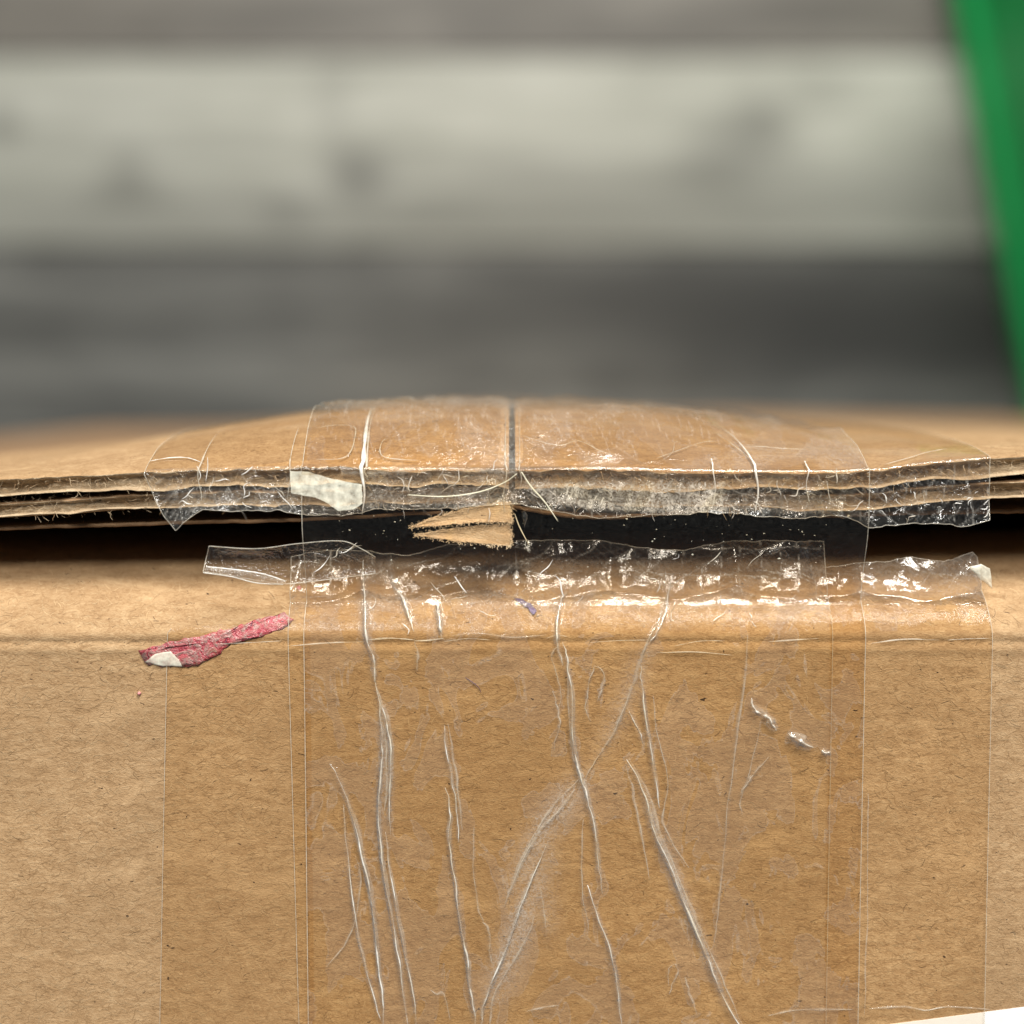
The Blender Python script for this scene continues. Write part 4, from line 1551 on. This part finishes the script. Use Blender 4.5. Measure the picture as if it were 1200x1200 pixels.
rd = thing('red_tape_scrap', 'narrow torn strip of red tape stuck on the end panel below the gap', 'tape', W(-23, -22, 0))
v, f = patch('', None, None, [(162, 762), (200, 752), (240, 744), (280, 733), (320, 720), (334, 718), (343, 726), (332, 737), (300, 748), (272, 756), (255, 768), (235, 778), (215, 782), (170, 779)], 0.10, 'red', 5, True, 0.05, 0.04, rag=3.2)
mesh_obj('strip', v, f, M['red'], rd, True)
v, f = patch('', None, None, [(170, 776), (182, 766), (200, 763), (208, 772), (214, 781), (190, 781)], 0.20, 'residue_glare', 9, True, 0.04, 0.02)
mesh_obj('bare_patch', v, f, M['residue_glare'], rd, True)
patch('tape_glare', 'white glare on the tape left of the seam, modelled as a flat patch', 'painted glare',
      [(340, 552), (362, 553), (385, 560), (424, 568), (425, 590), (414, 597), (396, 599), (386, 591), (370, 583), (352, 580), (341, 578)], -0.75, 'residue_glare', 21, False, 0.02, 0.0, 0.16)  # flat white patch painted as glare on the tape
v, f = patch('', None, None, [(1134, 664), (1150, 661), (1160, 666), (1162, 680), (1163, 690), (1150, 680)], 0.55, 'residue_glare', 25, False, 0.05, 0.10)
mesh_obj('curled_corner', v, f, M['residue_glare'], lr, True)  # its pale colour stands in for glare on the folded film
v, f = patch('', None, None, [(603, 701), (612, 703), (622, 707), (630, 716), (626, 721), (618, 712), (608, 707)], 0.27, 'ink', 27, True, 0.01, 0.0, rag=2.0)
mesh_obj('ink_mark', v, f, M['ink'], br)
for (px, py, rr, lb) in ((163, 813, 2.6, 'pink crumb on the cardboard below the red scrap'), (350, 689, 3, 'tiny pink crumb beside the bridging tape edge'),):
    patch('pink_crumb', lb, 'crumb', [(px - rr, py), (px, py - rr), (px + rr, py - 1), (px + 1, py + rr)], 0.12, 'crumb', int(px), True, 0.1, 0.15)


def strand(label, pts, rad, mat='thread'):
    Q = []
    P = smooth_path([p[:2] for p in pts], 24)
    dz = np.interp(np.linspace(0, 1, 24), np.linspace(0, 1, len(pts)), [p[2] for p in pts])
    for (a, b), d in zip(P, dz):
        x, y = ray(a, b, d)
        Q.append((x, y, d))
    n = len(Q)
    v, f = tube_pts(Q, rad * (0.35 + 0.65 * np.sin(np.linspace(0.15, 0.95, n) * math.pi)), 5)
    o = mesh_obj('loose_fibre', v, f, M[mat], None, True)
    tag(o, label, 'fibre', 'stray fibres around the gap')


strand('straight pale fibre slanting down from the seam across the gap', [(611, 553, -0.9), (622, 570, -0.9), (638, 588, -0.9), (654, 611, -0.8)], .07)
strand('long pale curved fibre lying along the left flap edge up to the seam', [(478, 580, -.75), (520, 582, -.75), (560, 577, -.75), (590, 566, -.8), (606, 555, -.85)], .06)
strand('short pale fibre inside the gap right of the torn wedges', [(603, 602, 1.0), (609, 618, 1.0), (620, 639, 1.0)], .06)
strand('thin dark hair curled on the end panel', [(545, 794, .0), (553, 799, -.1), (561, 806, -.1), (564, 812, 0)], .03, 'ink')

# dust caught on the sticky side of the bridging tape, over the gap
r = np.random.default_rng(9)
V, F = [], []
for i in range(100):
    px, py = r.uniform(362, 1010), r.uniform(602, 668)
    s = r.uniform(0.014, 0.05) * (1.6 if r.random() < 0.12 else 1)
    x, y = ray(px, py, -0.28)
    b = len(V)
    pts = r.normal(0, 1, (6, 3)) * s
    pts[:, 0] *= r.uniform(1, 2.5)
    base = [(1, 0, 0), (-1, 0, 0), (0, 1, 0), (0, -1, 0), (0, 0, 1), (0, 0, -1)]
    for q, (bx, by, bz) in enumerate(base):
        V.append(W(x + (bx * s + pts[q, 0] * .5), y + by * s + pts[q, 1] * .5, -0.28 + bz * s * .5))
    for (i0, i1, i2) in ((0, 2, 4), (2, 1, 4), (1, 3, 4), (3, 0, 4), (2, 0, 5), (1, 2, 5), (3, 1, 5), (0, 3, 5)):
        F.append((b + i0, b + i1, b + i2))
o = mesh_obj('dust_specks', V, F, M['residue_glare'], br)
o['kind'] = 'stuff'
